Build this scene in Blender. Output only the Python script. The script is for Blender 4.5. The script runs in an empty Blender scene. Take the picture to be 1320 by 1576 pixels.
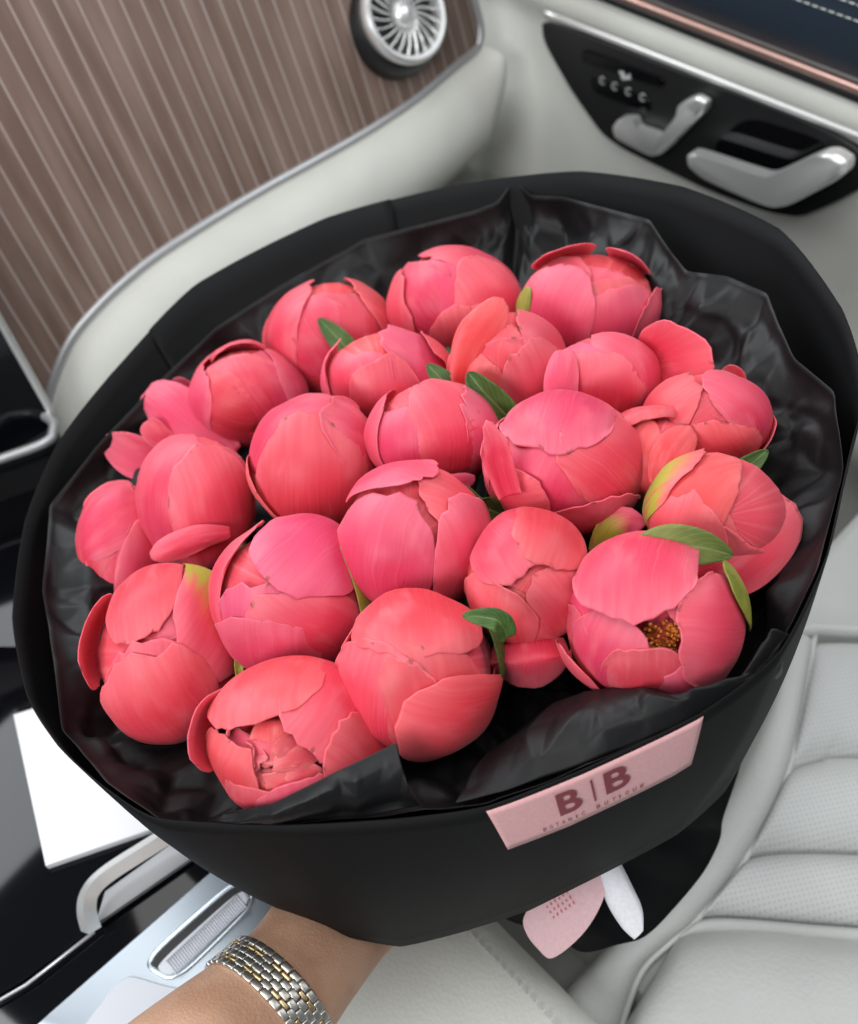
import bpy, bmesh, math, random
import numpy as np
from mathutils import Vector, Matrix, noise

random.seed(7); np.random.seed(7)
sc = bpy.context.scene
V3 = lambda *a: np.array(a, float)
def nrm(v):
    v = np.asarray(v, float); return v / max(1e-9, np.linalg.norm(v))

# ------------------------------------------------------------------ camera
FPX, PCX, PCY = 1450.0, 660.0, 788.0                 # focal length and centre in photograph pixels
AR = nrm([2623, 2133, -1450])                        # car's right, forward, up seen in camera axes
AF = np.array([-2082, 1652, -1450.]); AF = nrm(AF - AR * (AR @ AF))
AU = np.cross(AR, AF)
CAM = V3(0, 0, 1.20)
cam_d = bpy.data.cameras.new('camera'); cam = bpy.data.objects.new('camera', cam_d)
sc.collection.objects.link(cam); sc.camera = cam
m = Matrix(((AR[0], AR[1], AR[2], CAM[0]), (AF[0], AF[1], AF[2], CAM[1]), (AU[0], AU[1], AU[2], CAM[2]), (0, 0, 0, 1)))
cam.matrix_world = m
cam_d.sensor_fit = 'VERTICAL'; cam_d.sensor_height = 36; cam_d.lens = FPX / 1576 * 36
cam_d.clip_start = 0.01; cam_d.clip_end = 50
cam_d.dof.use_dof = True; cam_d.dof.focus_distance = 0.43; cam_d.dof.aperture_fstop = 8.0
cam_d.dof.aperture_blades = 0

# ------------------------------------------------------------------ light
sc.view_settings.view_transform = 'Standard'; sc.view_settings.look = 'None'
sc.view_settings.exposure = 0.0; sc.view_settings.gamma = 1.0
sc.cycles.use_denoising = True
sc.cycles.max_bounces = 8; sc.cycles.transmission_bounces = 4
sc.cycles.sample_clamp_indirect = 4.0
w = bpy.data.worlds.new('World'); sc.world = w; w.use_nodes = True
w.node_tree.nodes['Background'].inputs[0].default_value = (0.80, 0.90, 1.0, 1)
w.node_tree.nodes['Background'].inputs[1].default_value = 0.15
def area(name, loc, target, sx, sy, power, col):
    d = bpy.data.lights.new(name, 'AREA'); d.shape = 'RECTANGLE'; d.size = sx; d.size_y = sy
    d.energy = power; d.color = col
    o = bpy.data.objects.new(name, d); sc.collection.objects.link(o)
    o.location = Vector(CAM + V3(*loc))
    o.rotation_euler = (Vector(target) - Vector(loc)).to_track_quat('-Z', 'Y').to_euler()
    return o
area('windscreen_daylight', (0.25, 1.25, 0.25), (0.2, 0.2, -0.45), 1.3, 0.70, 18, (0.93, 0.97, 1.0))
area('passenger_window_daylight', (1.05, -0.05, 0.35), (0.2, 0.15, -0.5), 0.9, 0.5, 6, (0.95, 0.98, 1.0))
area('driver_window_daylight', (-0.95, 0.15, 0.30), (0.7, 0.35, -0.35), 0.9, 0.5, 15, (0.97, 0.99, 1.0))
area('overhead_daylight', (0.1, 0.1, 0.75), (0.2, 0.2, -0.4), 1.0, 0.8, 9, (1.0, 0.99, 0.97))  # broad soft lamp overhead; its source is unseen

# ------------------------------------------------------------------ helpers
def ray(p):
    v = np.array([(p[0] - PCX) / FPX, (PCY - p[1]) / FPX, -1.0])
    return np.array([v @ AR, v @ AF, v @ AU])
def at(p, t): return CAM + ray(p) * t
def onp(p, pt, n):                                   # photograph pixel -> point on a real plane
    d = ray(p); t = ((np.asarray(pt) - CAM) @ np.asarray(n)) / (d @ np.asarray(n)); return CAM + d * t
def proj(P):
    d = np.asarray(P) - CAM
    x = d[0] * AR[0] + d[1] * AF[0] + d[2] * AU[0]
    y = d[0] * AR[1] + d[1] * AF[1] + d[2] * AU[1]
    z = d[0] * AR[2] + d[1] * AF[2] + d[2] * AU[2]
    return np.array([PCX + FPX * x / -z, PCY - FPX * y / -z])

def link(o, parent=None):
    sc.collection.objects.link(o)
    if parent is not None: o.parent = parent
    return o
def tag(o, label, cat, group=None):
    o['label'] = label; o['category'] = cat
    if group: o['group'] = group
    return o
def thing(name, label, cat, loc, group=None):
    o = bpy.data.objects.new(name, None); o.empty_display_size = .02; link(o)
    o.location = Vector(loc); tag(o, label, cat, group); return o
def wloc(o):
    v = np.zeros(3)
    while o is not None: v += np.array(o.location); o = o.parent
    return v
def mesh(name, verts, faces, mat, parent=None, smooth=True, uv=None, solid=0, sub=0, offset=0):
    """verts are world coordinates; the object's own origin is its first parent's"""
    verts = np.asarray(verts, float)
    org = wloc(parent) if parent is not None else verts.mean(0)
    me = bpy.data.meshes.new(name)
    me.from_pydata([tuple(v) for v in (verts - org)], [], [tuple(int(i) for i in f) for f in faces])
    if uv is not None:
        L = me.uv_layers.new(name='uv')
        idx = np.zeros(len(me.loops), int); me.loops.foreach_get('vertex_index', idx)
        L.data.foreach_set('uv', np.asarray(uv, float)[idx].ravel())
    if smooth: me.polygons.foreach_set('use_smooth', [True] * len(me.polygons))
    if mat is not None: me.materials.append(mat)
    me.update()
    o = bpy.data.objects.new(name, me); link(o, parent)
    if parent is None: o.location = Vector(org)
    if solid:
        s = o.modifiers.new('thickness', 'SOLIDIFY'); s.thickness = solid; s.offset = offset
    if sub:
        s = o.modifiers.new('smooth', 'SUBSURF'); s.levels = sub; s.render_levels = sub
    return o
def gridfaces(nu, nv, closed_u=False, closed_v=False):
    F = []
    for i in range(nu if closed_u else nu - 1):
        for j in range(nv if closed_v else nv - 1):
            a = i * nv + j; b = ((i + 1) % nu) * nv + j
            c = ((i + 1) % nu) * nv + (j + 1) % nv; d = i * nv + (j + 1) % nv
            F.append((a, b, c, d))
    return F
def spline(pts, n, closed=False):
    pts = [np.asarray(p, float) for p in pts]; N = len(pts); out = []
    tot = N if closed else N - 1
    for k in range(n):
        s = k / n * tot if closed else k / (n - 1) * tot
        i = min(int(s), tot - 1); u = s - i
        g = (lambda j: pts[j % N]) if closed else (lambda j: pts[max(0, min(N - 1, j))])
        p0, p1, p2, p3 = g(i - 1), g(i), g(i + 1), g(i + 2)
        out.append(.5 * ((2 * p1) + (-p0 + p2) * u + (2 * p0 - 5 * p1 + 4 * p2 - p3) * u * u + (-p0 + 3 * p1 - 3 * p2 + p3) * u ** 3))
    return np.array(out)
def tube_geo(path, rad, k=10, closed=False, flat=1.0, ref=(0, 0, 1), caps=True):
    path = np.asarray(path, float); n = len(path)
    rad = np.ones(n) * rad if np.isscalar(rad) else np.asarray(rad)
    V = []
    for i in range(n):
        if closed: t = nrm(path[(i + 1) % n] - path[i - 1])
        else: t = nrm(path[min(i + 1, n - 1)] - path[max(i - 1, 0)])
        a = nrm(np.cross(t, ref)); b = np.cross(a, t)
        for j in range(k):
            q = 2 * math.pi * j / k
            V.append(path[i] + rad[i] * (math.cos(q) * a + flat * math.sin(q) * b))
    F = gridfaces(n, k, closed, True)
    if caps and not closed:
        F.append(tuple(range(k))[::-1]); F.append(tuple(range((n - 1) * k, n * k)))
    return V, F
def tube(name, path, rad, mat, parent=None, k=10, closed=False, flat=1.0, ref=(0, 0, 1)):
    V, F = tube_geo(path, rad, k, closed, flat, ref)
    return mesh(name, V, F, mat, parent)
def prism_geo(poly, depth_vec, bevel=0.0):
    """closed planar outline (3D points) extruded along depth_vec, with a small bevel at the front edge"""
    poly = np.asarray(poly, float); n = len(poly); c = poly.mean(0); dv = np.asarray(depth_vec, float)
    if bevel:
        inner = []
        L = np.linalg.norm(poly - c, axis=1).mean()
        inner = c + (poly - c) * (1 - bevel / L)
        rings = [poly, poly + dv * (1 - bevel / np.linalg.norm(dv)), poly * .3 + inner * .7 * 1.0 + dv * (1 - .3 * bevel / np.linalg.norm(dv)), inner - (inner - c) * (.3 * bevel / L) + dv]
    else: rings = [poly, poly + dv]
    V = np.concatenate(rings); F = gridfaces(len(rings), n, False, True)
    F.append(tuple(range(n))[::-1]); F.append(tuple(range((len(rings) - 1) * n, len(rings) * n)))
    return V, F
def fix_normals(o):
    bm = bmesh.new(); bm.from_mesh(o.data); bmesh.ops.recalc_face_normals(bm, faces=bm.faces); bm.to_mesh(o.data); bm.free()
def auto_smooth(o, deg=35):
    bm = bmesh.new(); bm.from_mesh(o.data)
    bmesh.ops.recalc_face_normals(bm, faces=bm.faces)
    for e in bm.edges:
        if len(e.link_faces) == 2 and e.calc_face_angle(0) > math.radians(deg): e.smooth = False
    bm.to_mesh(o.data); bm.free(); return o
def prism(name, poly, dv, mat, parent=None, bevel=0.0):
    V, F = prism_geo(poly, dv, bevel); return auto_smooth(mesh(name, V, F, mat, parent))
def roundpoly(pts, r=.25, n=6):
    """rounds the corners of a closed polygon; r is the share of each edge used"""
    pts = [np.asarray(p, float) for p in pts]; out = []; N = len(pts)
    for i in range(N):
        rr = r[i] if hasattr(r, '__len__') else r
        p, a, b = pts[i], pts[i - 1], pts[(i + 1) % N]
        s, e = p + (a - p) * rr, p + (b - p) * rr
        for k in range(n + 1):
            u = k / n; out.append((1 - u) ** 2 * s + 2 * u * (1 - u) * p + u * u * e)
    return out
def fbm(p, s=1.0): return noise.noise(Vector(p) * s)

# ------------------------------------------------------------------ materials
def mat(name, col, rough=.5, metal=0, spec=.5, coat=0, sss=0):
    m_ = bpy.data.materials.new(name); m_.use_nodes = True
    b = m_.node_tree.nodes['Principled BSDF']
    b.inputs['Base Color'].default_value = (*col, 1); b.inputs['Roughness'].default_value = rough
    b.inputs['Metallic'].default_value = metal; b.inputs['Specular IOR Level'].default_value = spec
    b.inputs['Coat Weight'].default_value = coat
    if sss:
        b.inputs['Subsurface Weight'].default_value = sss
        b.inputs['Subsurface Radius'].default_value = (.004, .0015, .001); b.inputs['Subsurface Scale'].default_value = 1
    return m_
def nd(m_, typ, **kw):
    n = m_.node_tree.nodes.new(typ)
    for k, v in kw.items():
        if k in n.inputs: n.inputs[k].default_value = v
        else: setattr(n, k, v)
    return n
def lk(m_, a, b): m_.node_tree.links.new(a, b)
def bsdf(m_): return m_.node_tree.nodes['Principled BSDF']
def mixrgb(m_, fac, a, b, blend='MIX'):
    n = nd(m_, 'ShaderNodeMix', data_type='RGBA', blend_type=blend)
    for s, v in ((n.inputs[0], fac), (n.inputs[6], a), (n.inputs[7], b)):
        if hasattr(v, 'is_linked'): lk(m_, v, s)
        elif isinstance(v, (int, float)): s.default_value = v
        else: s.default_value = (*v, 1)
    return n.outputs[2]
def mth(m_, op, a, b=0.0, c=None, clamp=False):
    n = nd(m_, 'ShaderNodeMath', operation=op); n.use_clamp = clamp
    for i, v in enumerate((a, b) if c is None else (a, b, c)):
        if hasattr(v, 'is_linked'): lk(m_, v, n.inputs[i])
        else: n.inputs[i].default_value = v
    return n.outputs[0]
def remap(m_, val, a, b, c=0., d=1., smooth=True):
    n = nd(m_, 'ShaderNodeMapRange'); n.interpolation_type = 'SMOOTHSTEP' if smooth else 'LINEAR'
    lk(m_, val, n.inputs[0])
    for i, v in enumerate((a, b, c, d)): n.inputs[i + 1].default_value = v
    return n.outputs[0]
def noise_bump(m_, scale, strength, dist=.001, detail=4, coord='Object'):
    tc = nd(m_, 'ShaderNodeTexCoord'); nz = nd(m_, 'ShaderNodeTexNoise', Scale=scale, Detail=detail)
    lk(m_, tc.outputs[coord], nz.inputs['Vector'])
    bp = nd(m_, 'ShaderNodeBump', Strength=strength, Distance=dist)
    lk(m_, nz.outputs[0], bp.inputs['Height']); lk(m_, bp.outputs[0], bsdf(m_).inputs['Normal'])
    return nz

def petal_material(name, deep, mid, light):
    m_ = mat(name, mid, .48, spec=.35)
    b = bsdf(m_)
    uv = nd(m_, 'ShaderNodeUVMap', uv_map='uv')
    sep = nd(m_, 'ShaderNodeSeparateXYZ'); lk(m_, uv.outputs[0], sep.inputs[0])
    u, v = sep.outputs[0], sep.outputs[1]                        # u base to tip, v across -1..1
    oi = nd(m_, 'ShaderNodeObjectInfo')
    seed = mth(m_, 'MULTIPLY', oi.outputs['Random'], 57.0)
    # fine veins: noise squeezed along the petal's length, fanning out from the base
    wob = nd(m_, 'ShaderNodeTexNoise', Scale=3.0, Detail=2.0)
    cv = nd(m_, 'ShaderNodeCombineXYZ'); lk(m_, u, cv.inputs[0]); lk(m_, v, cv.inputs[1]); lk(m_, seed, cv.inputs[2]); lk(m_, cv.outputs[0], wob.inputs['Vector'])
    vv = mth(m_, 'ADD', v, mth(m_, 'MULTIPLY', mth(m_, 'SUBTRACT', wob.outputs[0], .5), .22))
    def veins(sv, su, det):
        c = nd(m_, 'ShaderNodeCombineXYZ')
        lk(m_, mth(m_, 'MULTIPLY', u, su), c.inputs[0]); lk(m_, mth(m_, 'MULTIPLY', vv, sv), c.inputs[1]); lk(m_, seed, c.inputs[2])
        n = nd(m_, 'ShaderNodeTexNoise', Scale=1.0, Detail=det); lk(m_, c.outputs[0], n.inputs['Vector']); return n.outputs[0]
    fine = veins(95, 1.2, 2.0); broad = veins(9, 1.1, 2.0); pale = veins(34, .6, 1.5)
    col = mixrgb(m_, remap(m_, fine, .30, .72), deep, mid)
    col = mixrgb(m_, remap(m_, u, .10, .70, .15, .75), col, mid)
    # lighter towards the edge of the petal, and broad paler flushes
    av = mth(m_, 'ABSOLUTE', v)
    edge = mth(m_, 'MAXIMUM', remap(m_, u, .55, 1.02), mth(m_, 'MULTIPLY', remap(m_, av, .55, 1.0), .8))
    edge = mth(m_, 'MULTIPLY', edge, remap(m_, broad, .2, .8, .5, 1.0))
    col = mixrgb(m_, mth(m_, 'MULTIPLY', edge, .75), col, light)
    col = mixrgb(m_, remap(m_, pale, .60, .80, 0, .38), col, light)
    # each petal differs a little
    hs = nd(m_, 'ShaderNodeHueSaturation')
    ta = nd(m_, 'ShaderNodeAttribute', attribute_type='OBJECT', attribute_name='tone')
    lk(m_, mth(m_, 'ADD', mth(m_, 'ADD', mth(m_, 'MULTIPLY', oi.outputs['Random'], .012), .494), ta.outputs['Fac']), hs.inputs['Hue'])
    lk(m_, mth(m_, 'ADD', mth(m_, 'MULTIPLY', mth(m_, 'FRACT', mth(m_, 'MULTIPLY', oi.outputs['Random'], 7.3)), .18), .90), hs.inputs['Value'])
    lk(m_, col, hs.inputs['Color'])
    # green streaks of the guard petals, where the object asks for them
    ga = nd(m_, 'ShaderNodeAttribute', attribute_type='OBJECT', attribute_name='green')
    gm = mth(m_, 'MULTIPLY', mth(m_, 'MULTIPLY', remap(m_, mth(m_, 'DIVIDE', u, mth(m_, 'MAXIMUM', mth(m_, 'MULTIPLY', ga.outputs['Fac'], .62), 1.0)), .30, .80, 1, 0), remap(m_, veins(7, .8, 3.0), .28, .5)), ga.outputs['Fac'])
    # bleached patches and small brown nicks along the rim of a petal
    bl = nd(m_, 'ShaderNodeTexNoise', Scale=2.2, Detail=3.0); lk(m_, cv.outputs[0], bl.inputs['Vector'])
    c2 = mixrgb(m_, remap(m_, bl.outputs[0], .52, .74, 0, .4), hs.outputs[0], light)
    nk = nd(m_, 'ShaderNodeTexNoise', Scale=7.0, Detail=2.0); lk(m_, cv.outputs[0], nk.inputs['Vector'])
    rim = mth(m_, 'MULTIPLY', remap(m_, mth(m_, 'MAXIMUM', u, av), .955, .99), remap(m_, nk.outputs[0], .60, .68))
    c2 = mixrgb(m_, mth(m_, 'MULTIPLY', rim, .75), c2, (.16, .045, .03))
    col = mixrgb(m_, gm, c2, (.36, .33, .035))
    lk(m_, col, b.inputs['Base Color'])
    b.inputs['Subsurface Weight'].default_value = .22
    b.inputs['Subsurface Radius'].default_value = (.005, .0014, .0016); b.inputs['Subsurface Scale'].default_value = 1.0
    b.inputs['Sheen Weight'].default_value = .06; b.inputs['Sheen Roughness'].default_value = .5
    h = mth(m_, 'ADD', mth(m_, 'MULTIPLY', fine, .6), mth(m_, 'MULTIPLY', broad, 1.2))
    bp = nd(m_, 'ShaderNodeBump', Strength=.16, Distance=.0006); lk(m_, h, bp.inputs['Height']); lk(m_, bp.outputs[0], b.inputs['Normal'])
    return m_
M_PET = petal_material('coral petal', (.50, .008, .028), (.67, .042, .076), (.75, .140, .172))
M_PETI = petal_material('pale inner petal', (.60, .03, .06), (.72, .08, .11), (.80, .20, .21))
def leaf_material(name, a, b_, vein):
    m_ = mat(name, a, .55, spec=.3)
    uv = nd(m_, 'ShaderNodeUVMap', uv_map='uv'); sep = nd(m_, 'ShaderNodeSeparateXYZ'); lk(m_, uv.outputs[0], sep.inputs[0])
    tc = nd(m_, 'ShaderNodeTexCoord'); nz = nd(m_, 'ShaderNodeTexNoise', Scale=70.0, Detail=4.0); lk(m_, tc.outputs['Object'], nz.inputs['Vector'])
    col = mixrgb(m_, remap(m_, nz.outputs[0], .35, .65), a, b_)
    mid = remap(m_, mth(m_, 'ABSOLUTE', sep.outputs[1]), .03, .10, 1, 0)
    wv = mth(m_, 'SINE', mth(m_, 'MULTIPLY', mth(m_, 'SUBTRACT', sep.outputs[0], mth(m_, 'MULTIPLY', mth(m_, 'ABSOLUTE', sep.outputs[1]), .35)), 55.0))
    side = remap(m_, wv, .86, 1.0, 0, .5)
    col = mixrgb(m_, mth(m_, 'MAXIMUM', mid, side), col, vein)
    lk(m_, col, bsdf(m_).inputs['Base Color'])
    bsdf(m_).inputs['Subsurface Weight'].default_value = .1; bsdf(m_).inputs['Subsurface Radius'].default_value = (.001, .002, .0005)
    return m_
M_LEAF = leaf_material('peony leaf', (.035, .075, .016), (.06, .12, .025), (.13, .2, .06))
M_LEAF2 = leaf_material('pale peony leaf', (.11, .15, .035), (.17, .20, .05), (.22, .25, .09))
M_SEPAL = leaf_material('yellow green sepal', (.17, .19, .025), (.30, .27, .05), (.25, .25, .06))
M_STEM = mat('green stem', (.045, .075, .02), .5)
M_STAMEN = mat('orange stamen', (.65, .20, .03), .6)
def paper_mat(name, col, rough, scale, spec=.35, var=.05):
    m_ = mat(name, col, rough, spec=spec); nz = noise_bump(m_, scale, .15, .0004)
    c = mixrgb(m_, remap(m_, nz.outputs[0], .3, .7), tuple(x * (1 - var) for x in col), tuple(x * (1 + var) for x in col)); lk(m_, c, bsdf(m_).inputs['Base Color'])
    return m_
M_COLLAR = paper_mat('black card paper', (.0050, .0050, .0055), .62, 900, .10)
M_TISSUE = paper_mat('black tissue paper', (.0045, .0044, .005), .50, 420, .26)
M_STICK = paper_mat('dusty pink label', (.72, .39, .40), .55, 700)
M_INK = mat('burgundy print', (.20, .012, .030), .5)

# ------------------------------------------------------------------ surfaces of the car
def leather(name, col, scale=420, bump=.35, rough=.5):
    m_ = mat(name, col, rough, spec=.4)
    tc = nd(m_, 'ShaderNodeTexCoord'); vo = nd(m_, 'ShaderNodeTexVoronoi', Scale=scale); lk(m_, tc.outputs['Object'], vo.inputs['Vector'])
    nz = nd(m_, 'ShaderNodeTexNoise', Scale=9.0, Detail=5.0); lk(m_, tc.outputs['Object'], nz.inputs['Vector'])
    bp = nd(m_, 'ShaderNodeBump', Strength=bump, Distance=.0006); lk(m_, vo.outputs['Distance'], bp.inputs['Height']); lk(m_, bp.outputs[0], bsdf(m_).inputs['Normal'])
    c = mixrgb(m_, remap(m_, nz.outputs[0], .3, .7), tuple(x * .93 for x in col), tuple(x * 1.05 for x in col)); lk(m_, c, bsdf(m_).inputs['Base Color'])
    return m_
M_LEATH = leather('pale grey leather', (.66, .66, .61))
M_SEAT = leather('seat leather', (.52, .53, .51), 330, .4)
def perforated(name, col):
    m_ = leather(name, col, 330, .3)
    tc = nd(m_, 'ShaderNodeTexCoord'); mp = nd(m_, 'ShaderNodeMapping'); mp.inputs['Scale'].default_value = (300, 300, 300); mp.inputs['Rotation'].default_value = (0, 0, .6)
    lk(m_, tc.outputs['Object'], mp.inputs[0])
    sp = nd(m_, 'ShaderNodeSeparateXYZ'); lk(m_, mp.outputs[0], sp.inputs[0])
    fx = mth(m_, 'SUBTRACT', mth(m_, 'FRACT', sp.outputs[0]), .5); fy = mth(m_, 'SUBTRACT', mth(m_, 'FRACT', sp.outputs[1]), .5)
    d = mth(m_, 'SQRT', mth(m_, 'ADD', mth(m_, 'MULTIPLY', fx, fx), mth(m_, 'MULTIPLY', fy, fy)))
    b = bsdf(m_); src = b.inputs['Base Color'].links[0].from_socket
    lk(m_, mixrgb(m_, remap(m_, d, .15, .26, .32, 0), src, tuple(x * .3 for x in col)), b.inputs['Base Color'])
    return m_
M_PERF = perforated('perforated seat leather', (.52, .53, .52))
M_NAVY = leather('dark navy leather', (.022, .034, .052), 420, .25, .5)
M_BLACK = mat('black plastic', (.010, .010, .011), .42)
M_GLOSS = mat('piano black', (.003, .003, .004), .06, spec=.35)
M_GLASS = mat('dark screen glass', (.003, .004, .006), .08, spec=.5)
M_CHROME = mat('satin chrome', (.88, .88, .87), .36, metal=.7)
M_ALU = mat('brushed aluminium', (.62, .69, .76), .34, metal=1)
noise_bump(M_ALU, 300, .05, .0003)
M_TRIM = mat('silver grey trim', (.50, .50, .51), .35, metal=.6)
M_ROSE = mat('rose gold strip', (.80, .50, .43), .30, metal=.9)
M_PLATE = mat('ribbed grey plate', (.55, .57, .62), .45)
M_WHITE = mat('white card', (.86, .86, .88), .6)
M_DARK = mat('dark carpet', (.02, .02, .02), .9)
M_STITCH = mat('grey thread', (.50, .51, .50), .7)
def wood_mat():
    m_ = mat('brown open pore wood', (.17, .12, .105), .5)
    tc = nd(m_, 'ShaderNodeTexCoord'); oi = nd(m_, 'ShaderNodeObjectInfo')
    mp = nd(m_, 'ShaderNodeMapping'); mp.inputs['Scale'].default_value = (60, 8, 8); lk(m_, tc.outputs['Object'], mp.inputs[0])
    n1 = nd(m_, 'ShaderNodeTexNoise', Scale=1.0, Detail=6.0, noise_dimensions='4D'); lk(m_, mp.outputs[0], n1.inputs['Vector'])
    lk(m_, mth(m_, 'MULTIPLY', oi.outputs['Random'], .35), n1.inputs['W'])
    c = mixrgb(m_, remap(m_, n1.outputs[0], .3, .7), (.150, .092, .070), (.235, .160, .130))
    n2 = nd(m_, 'ShaderNodeTexNoise', Scale=5.0, Detail=2.0); lk(m_, tc.outputs['Object'], n2.inputs['Vector'])
    c = mixrgb(m_, remap(m_, n2.outputs[0], .55, .75, 0, .55), c, (.085, .065, .06))
    lk(m_, c, bsdf(m_).inputs['Base Color'])
    return m_
M_WOOD = wood_mat()
M_INLAY = mat('pale metal inlay', (.46, .39, .36), .45, metal=.1)

# ================================================================== dashboard
DP = CAM + V3(.644, .75, -.45); DD = nrm([0, .35, 1]); DN = np.cross([1, 0, 0], DD)      # slanted face of the trim panel
def dpt(a, b, h=0.0): return V3(a, DP[1], DP[2]) + DD * b + DN * h
def dab(p):
    P = onp(p, DP, DN); return np.array([P[0], (P - DP) @ DD])
dash = thing('dashboard', 'pale leather dashboard with striped brown wood trim and a round turbine vent', 'dashboard', dpt(.45, -.1, 0))
edge_px = [(728, 78), (700, 100), (640, 150), (560, 203), (480, 248), (400, 292), (320, 340), (240, 392), (190, 432), (150, 470), (115, 510), (95, 545), (78, 590), (68, 630)]
ctrl = [dab(p) for p in edge_px]
ctrl = [np.array([.742, .10]), np.array([.752, .0]), np.array([.754, -.040]), np.array([.748, -.056])] + ctrl + [np.array([.10, -.20]), np.array([.0, -.27])]
edge = spline(ctrl, 140)
low = edge[np.argmax(edge[:, 0]):]                                     # the lower border, from the tip to the left
def bottom(a): return float(np.interp(a, low[::-1, 0], low[::-1, 1]))
step, gap, x = .0176, .0016, .0060
while x < .752:
    x0, x1 = x, min(x + step - gap, .7535)
    xs = np.linspace(x0, x1, 5)
    poly = [dpt(q, bottom(q)) for q in xs] + [dpt(x1, .30), dpt(x0, .30)]
    prism('wood_strip', poly, DN * .004, M_WOOD, dash, .0002)
    if x1 + gap < .752:
        xs = np.linspace(x1 - .0002, x1 + gap + .0002, 2)
        poly = [dpt(q, bottom(q), -.001) for q in xs] + [dpt(xs[-1], .30, -.001), dpt(xs[0], .30, -.001)]
        prism('inlay_line', poly, DN * .0049, M_INLAY, dash)
    x += step
tube('trim_bead', [dpt(q[0], q[1], .002) for q in edge], .0052, M_TRIM, dash, 10, ref=(0, -1, .35))
# padded leather roll below the wood
prof = [(0, .004), (-.006, .004), (-.010, .010), (-.020, .019), (-.036, .026), (-.056, .028), (-.076, .022), (-.094, .008), (-.108, -.018), (-.118, -.06), (-.125, -.12)]
prof = spline(prof, 26)
V = []
pe = edge[next(i for i in range(len(edge)) if edge[i, 1] < -.0575):]
for i, q in enumerate(pe):
    tg = nrm(pe[min(i + 1, len(pe) - 1)] - pe[max(i - 1, 0)]); out = np.array([-tg[1], tg[0]])     # away from the wood
    kk = min(1, .25 + i / 16)
    for d_, h in prof:
        s = -d_ * (.35 + .65 * kk)
        V.append(dpt(q[0] + out[0] * s * (.5 if q[0] > .6 else 1), q[1] + out[1] * s, h))
o = mesh('lower_pad', V, gridfaces(len(pe), len(prof)), M_LEATH, dash); fix_normals(o)
# knee panel behind and under it
o = mesh('knee_panel', [CAM + V3(*p) for p in ((-.1, .86, -.56), (.80, .86, -.56), (.80, .95, -1.05), (-.1, .95, -1.05))], [(0, 1, 2, 3)], M_LEATH, dash)
# round vent
vb = onp((600, 34), DP, DN); vax = nrm(nrm(DN) + .7 * nrm(CAM - vb) + V3(.32, 0, .30))
va = nrm(np.cross(vax, [0, 0, 1])); vc = np.cross(va, vax)
def ring_pts(c, r, n=40): return [c + r * .94 * (math.cos(2 * math.pi * i / n) * va + math.sin(2 * math.pi * i / n) * vc) for i in range(n)]
vent_c = vb + vax * .028
def lathe(name, prof, c, mt, parent, n=48):
    V = []
    for r, h in prof: V += ring_pts(c + vax * h, r, n)
    o = mesh(name, V, gridfaces(len(prof), n, False, True), mt, parent); return auto_smooth(o, 40)
housing = lathe('vent_housing', [(.044, -.03), (.056, -.02), (.058, .0), (.056, .012), (.051, .020), (.044, .022), (.040, .0)], vb, M_BLACK, dash)
lathe('vent_ring', [(.0475, -.008), (.0505, .0), (.0505, .004), (.047, .008), (.043, .0075), (.041, .002), (.041, -.008)], vent_c, M_CHROME, dash)
lathe('vent_back', [(.042, -.012), (.0001, -.012)], vent_c, M_BLACK, dash)
hub = lathe('vent_hub', [(.014, -.010), (.013, .002), (.010, .006), (.005, .008), (.0001, .0085)], vent_c, M_CHROME, dash)
for i in range(22):
    q = 2 * math.pi * i / 22; V = []
    for r, dq in ((.012, 0), (.020, .05), (.029, .14), (.0415, .26)):
        for h, e in ((.003, -.03), (-.004, .03)):
            a_ = q + dq + e * (.02 / r) * .8
            V.append(vent_c + vax * h + r * (math.cos(a_) * va + math.sin(a_) * vc))
    mesh('vent_blade', V, gridfaces(4, 2), M_CHROME, dash, solid=.0012)

# centre display at the far left
disp = thing('centre_display', 'black glass centre display with thin silver bezel beside the wood trim', 'display', dpt(.05, -.2, .06))
SP = dpt(.10, -.12, .05)
def sp(p, h=0): return onp(p, SP + DN * h, DN)
c0 = sp((92, 660)); e_up = nrm(sp((0, 496)) - c0); e_l = nrm(np.cross(DN, e_up)); e_l = e_l if e_l[0] < 0 else -e_l
scr = [c0, c0 + e_up * .26, c0 + e_up * .26 + e_l * .28, c0 + e_l * .28]
prism('screen_glass', roundpoly([q - DN * .004 for q in scr], .03), DN * .006, M_GLASS, disp, .001)
prism('screen_back', roundpoly([q - DN * .018 for q in scr], .03), DN * .013, M_BLACK, disp)
tube('bezel', [c0 + e_l * .28, c0 + e_l * .02, c0 + (e_l + e_up) * .003, c0 + e_up * .02, c0 + e_up * .26], .0038, M_CHROME, disp, 8, ref=DN)

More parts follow.
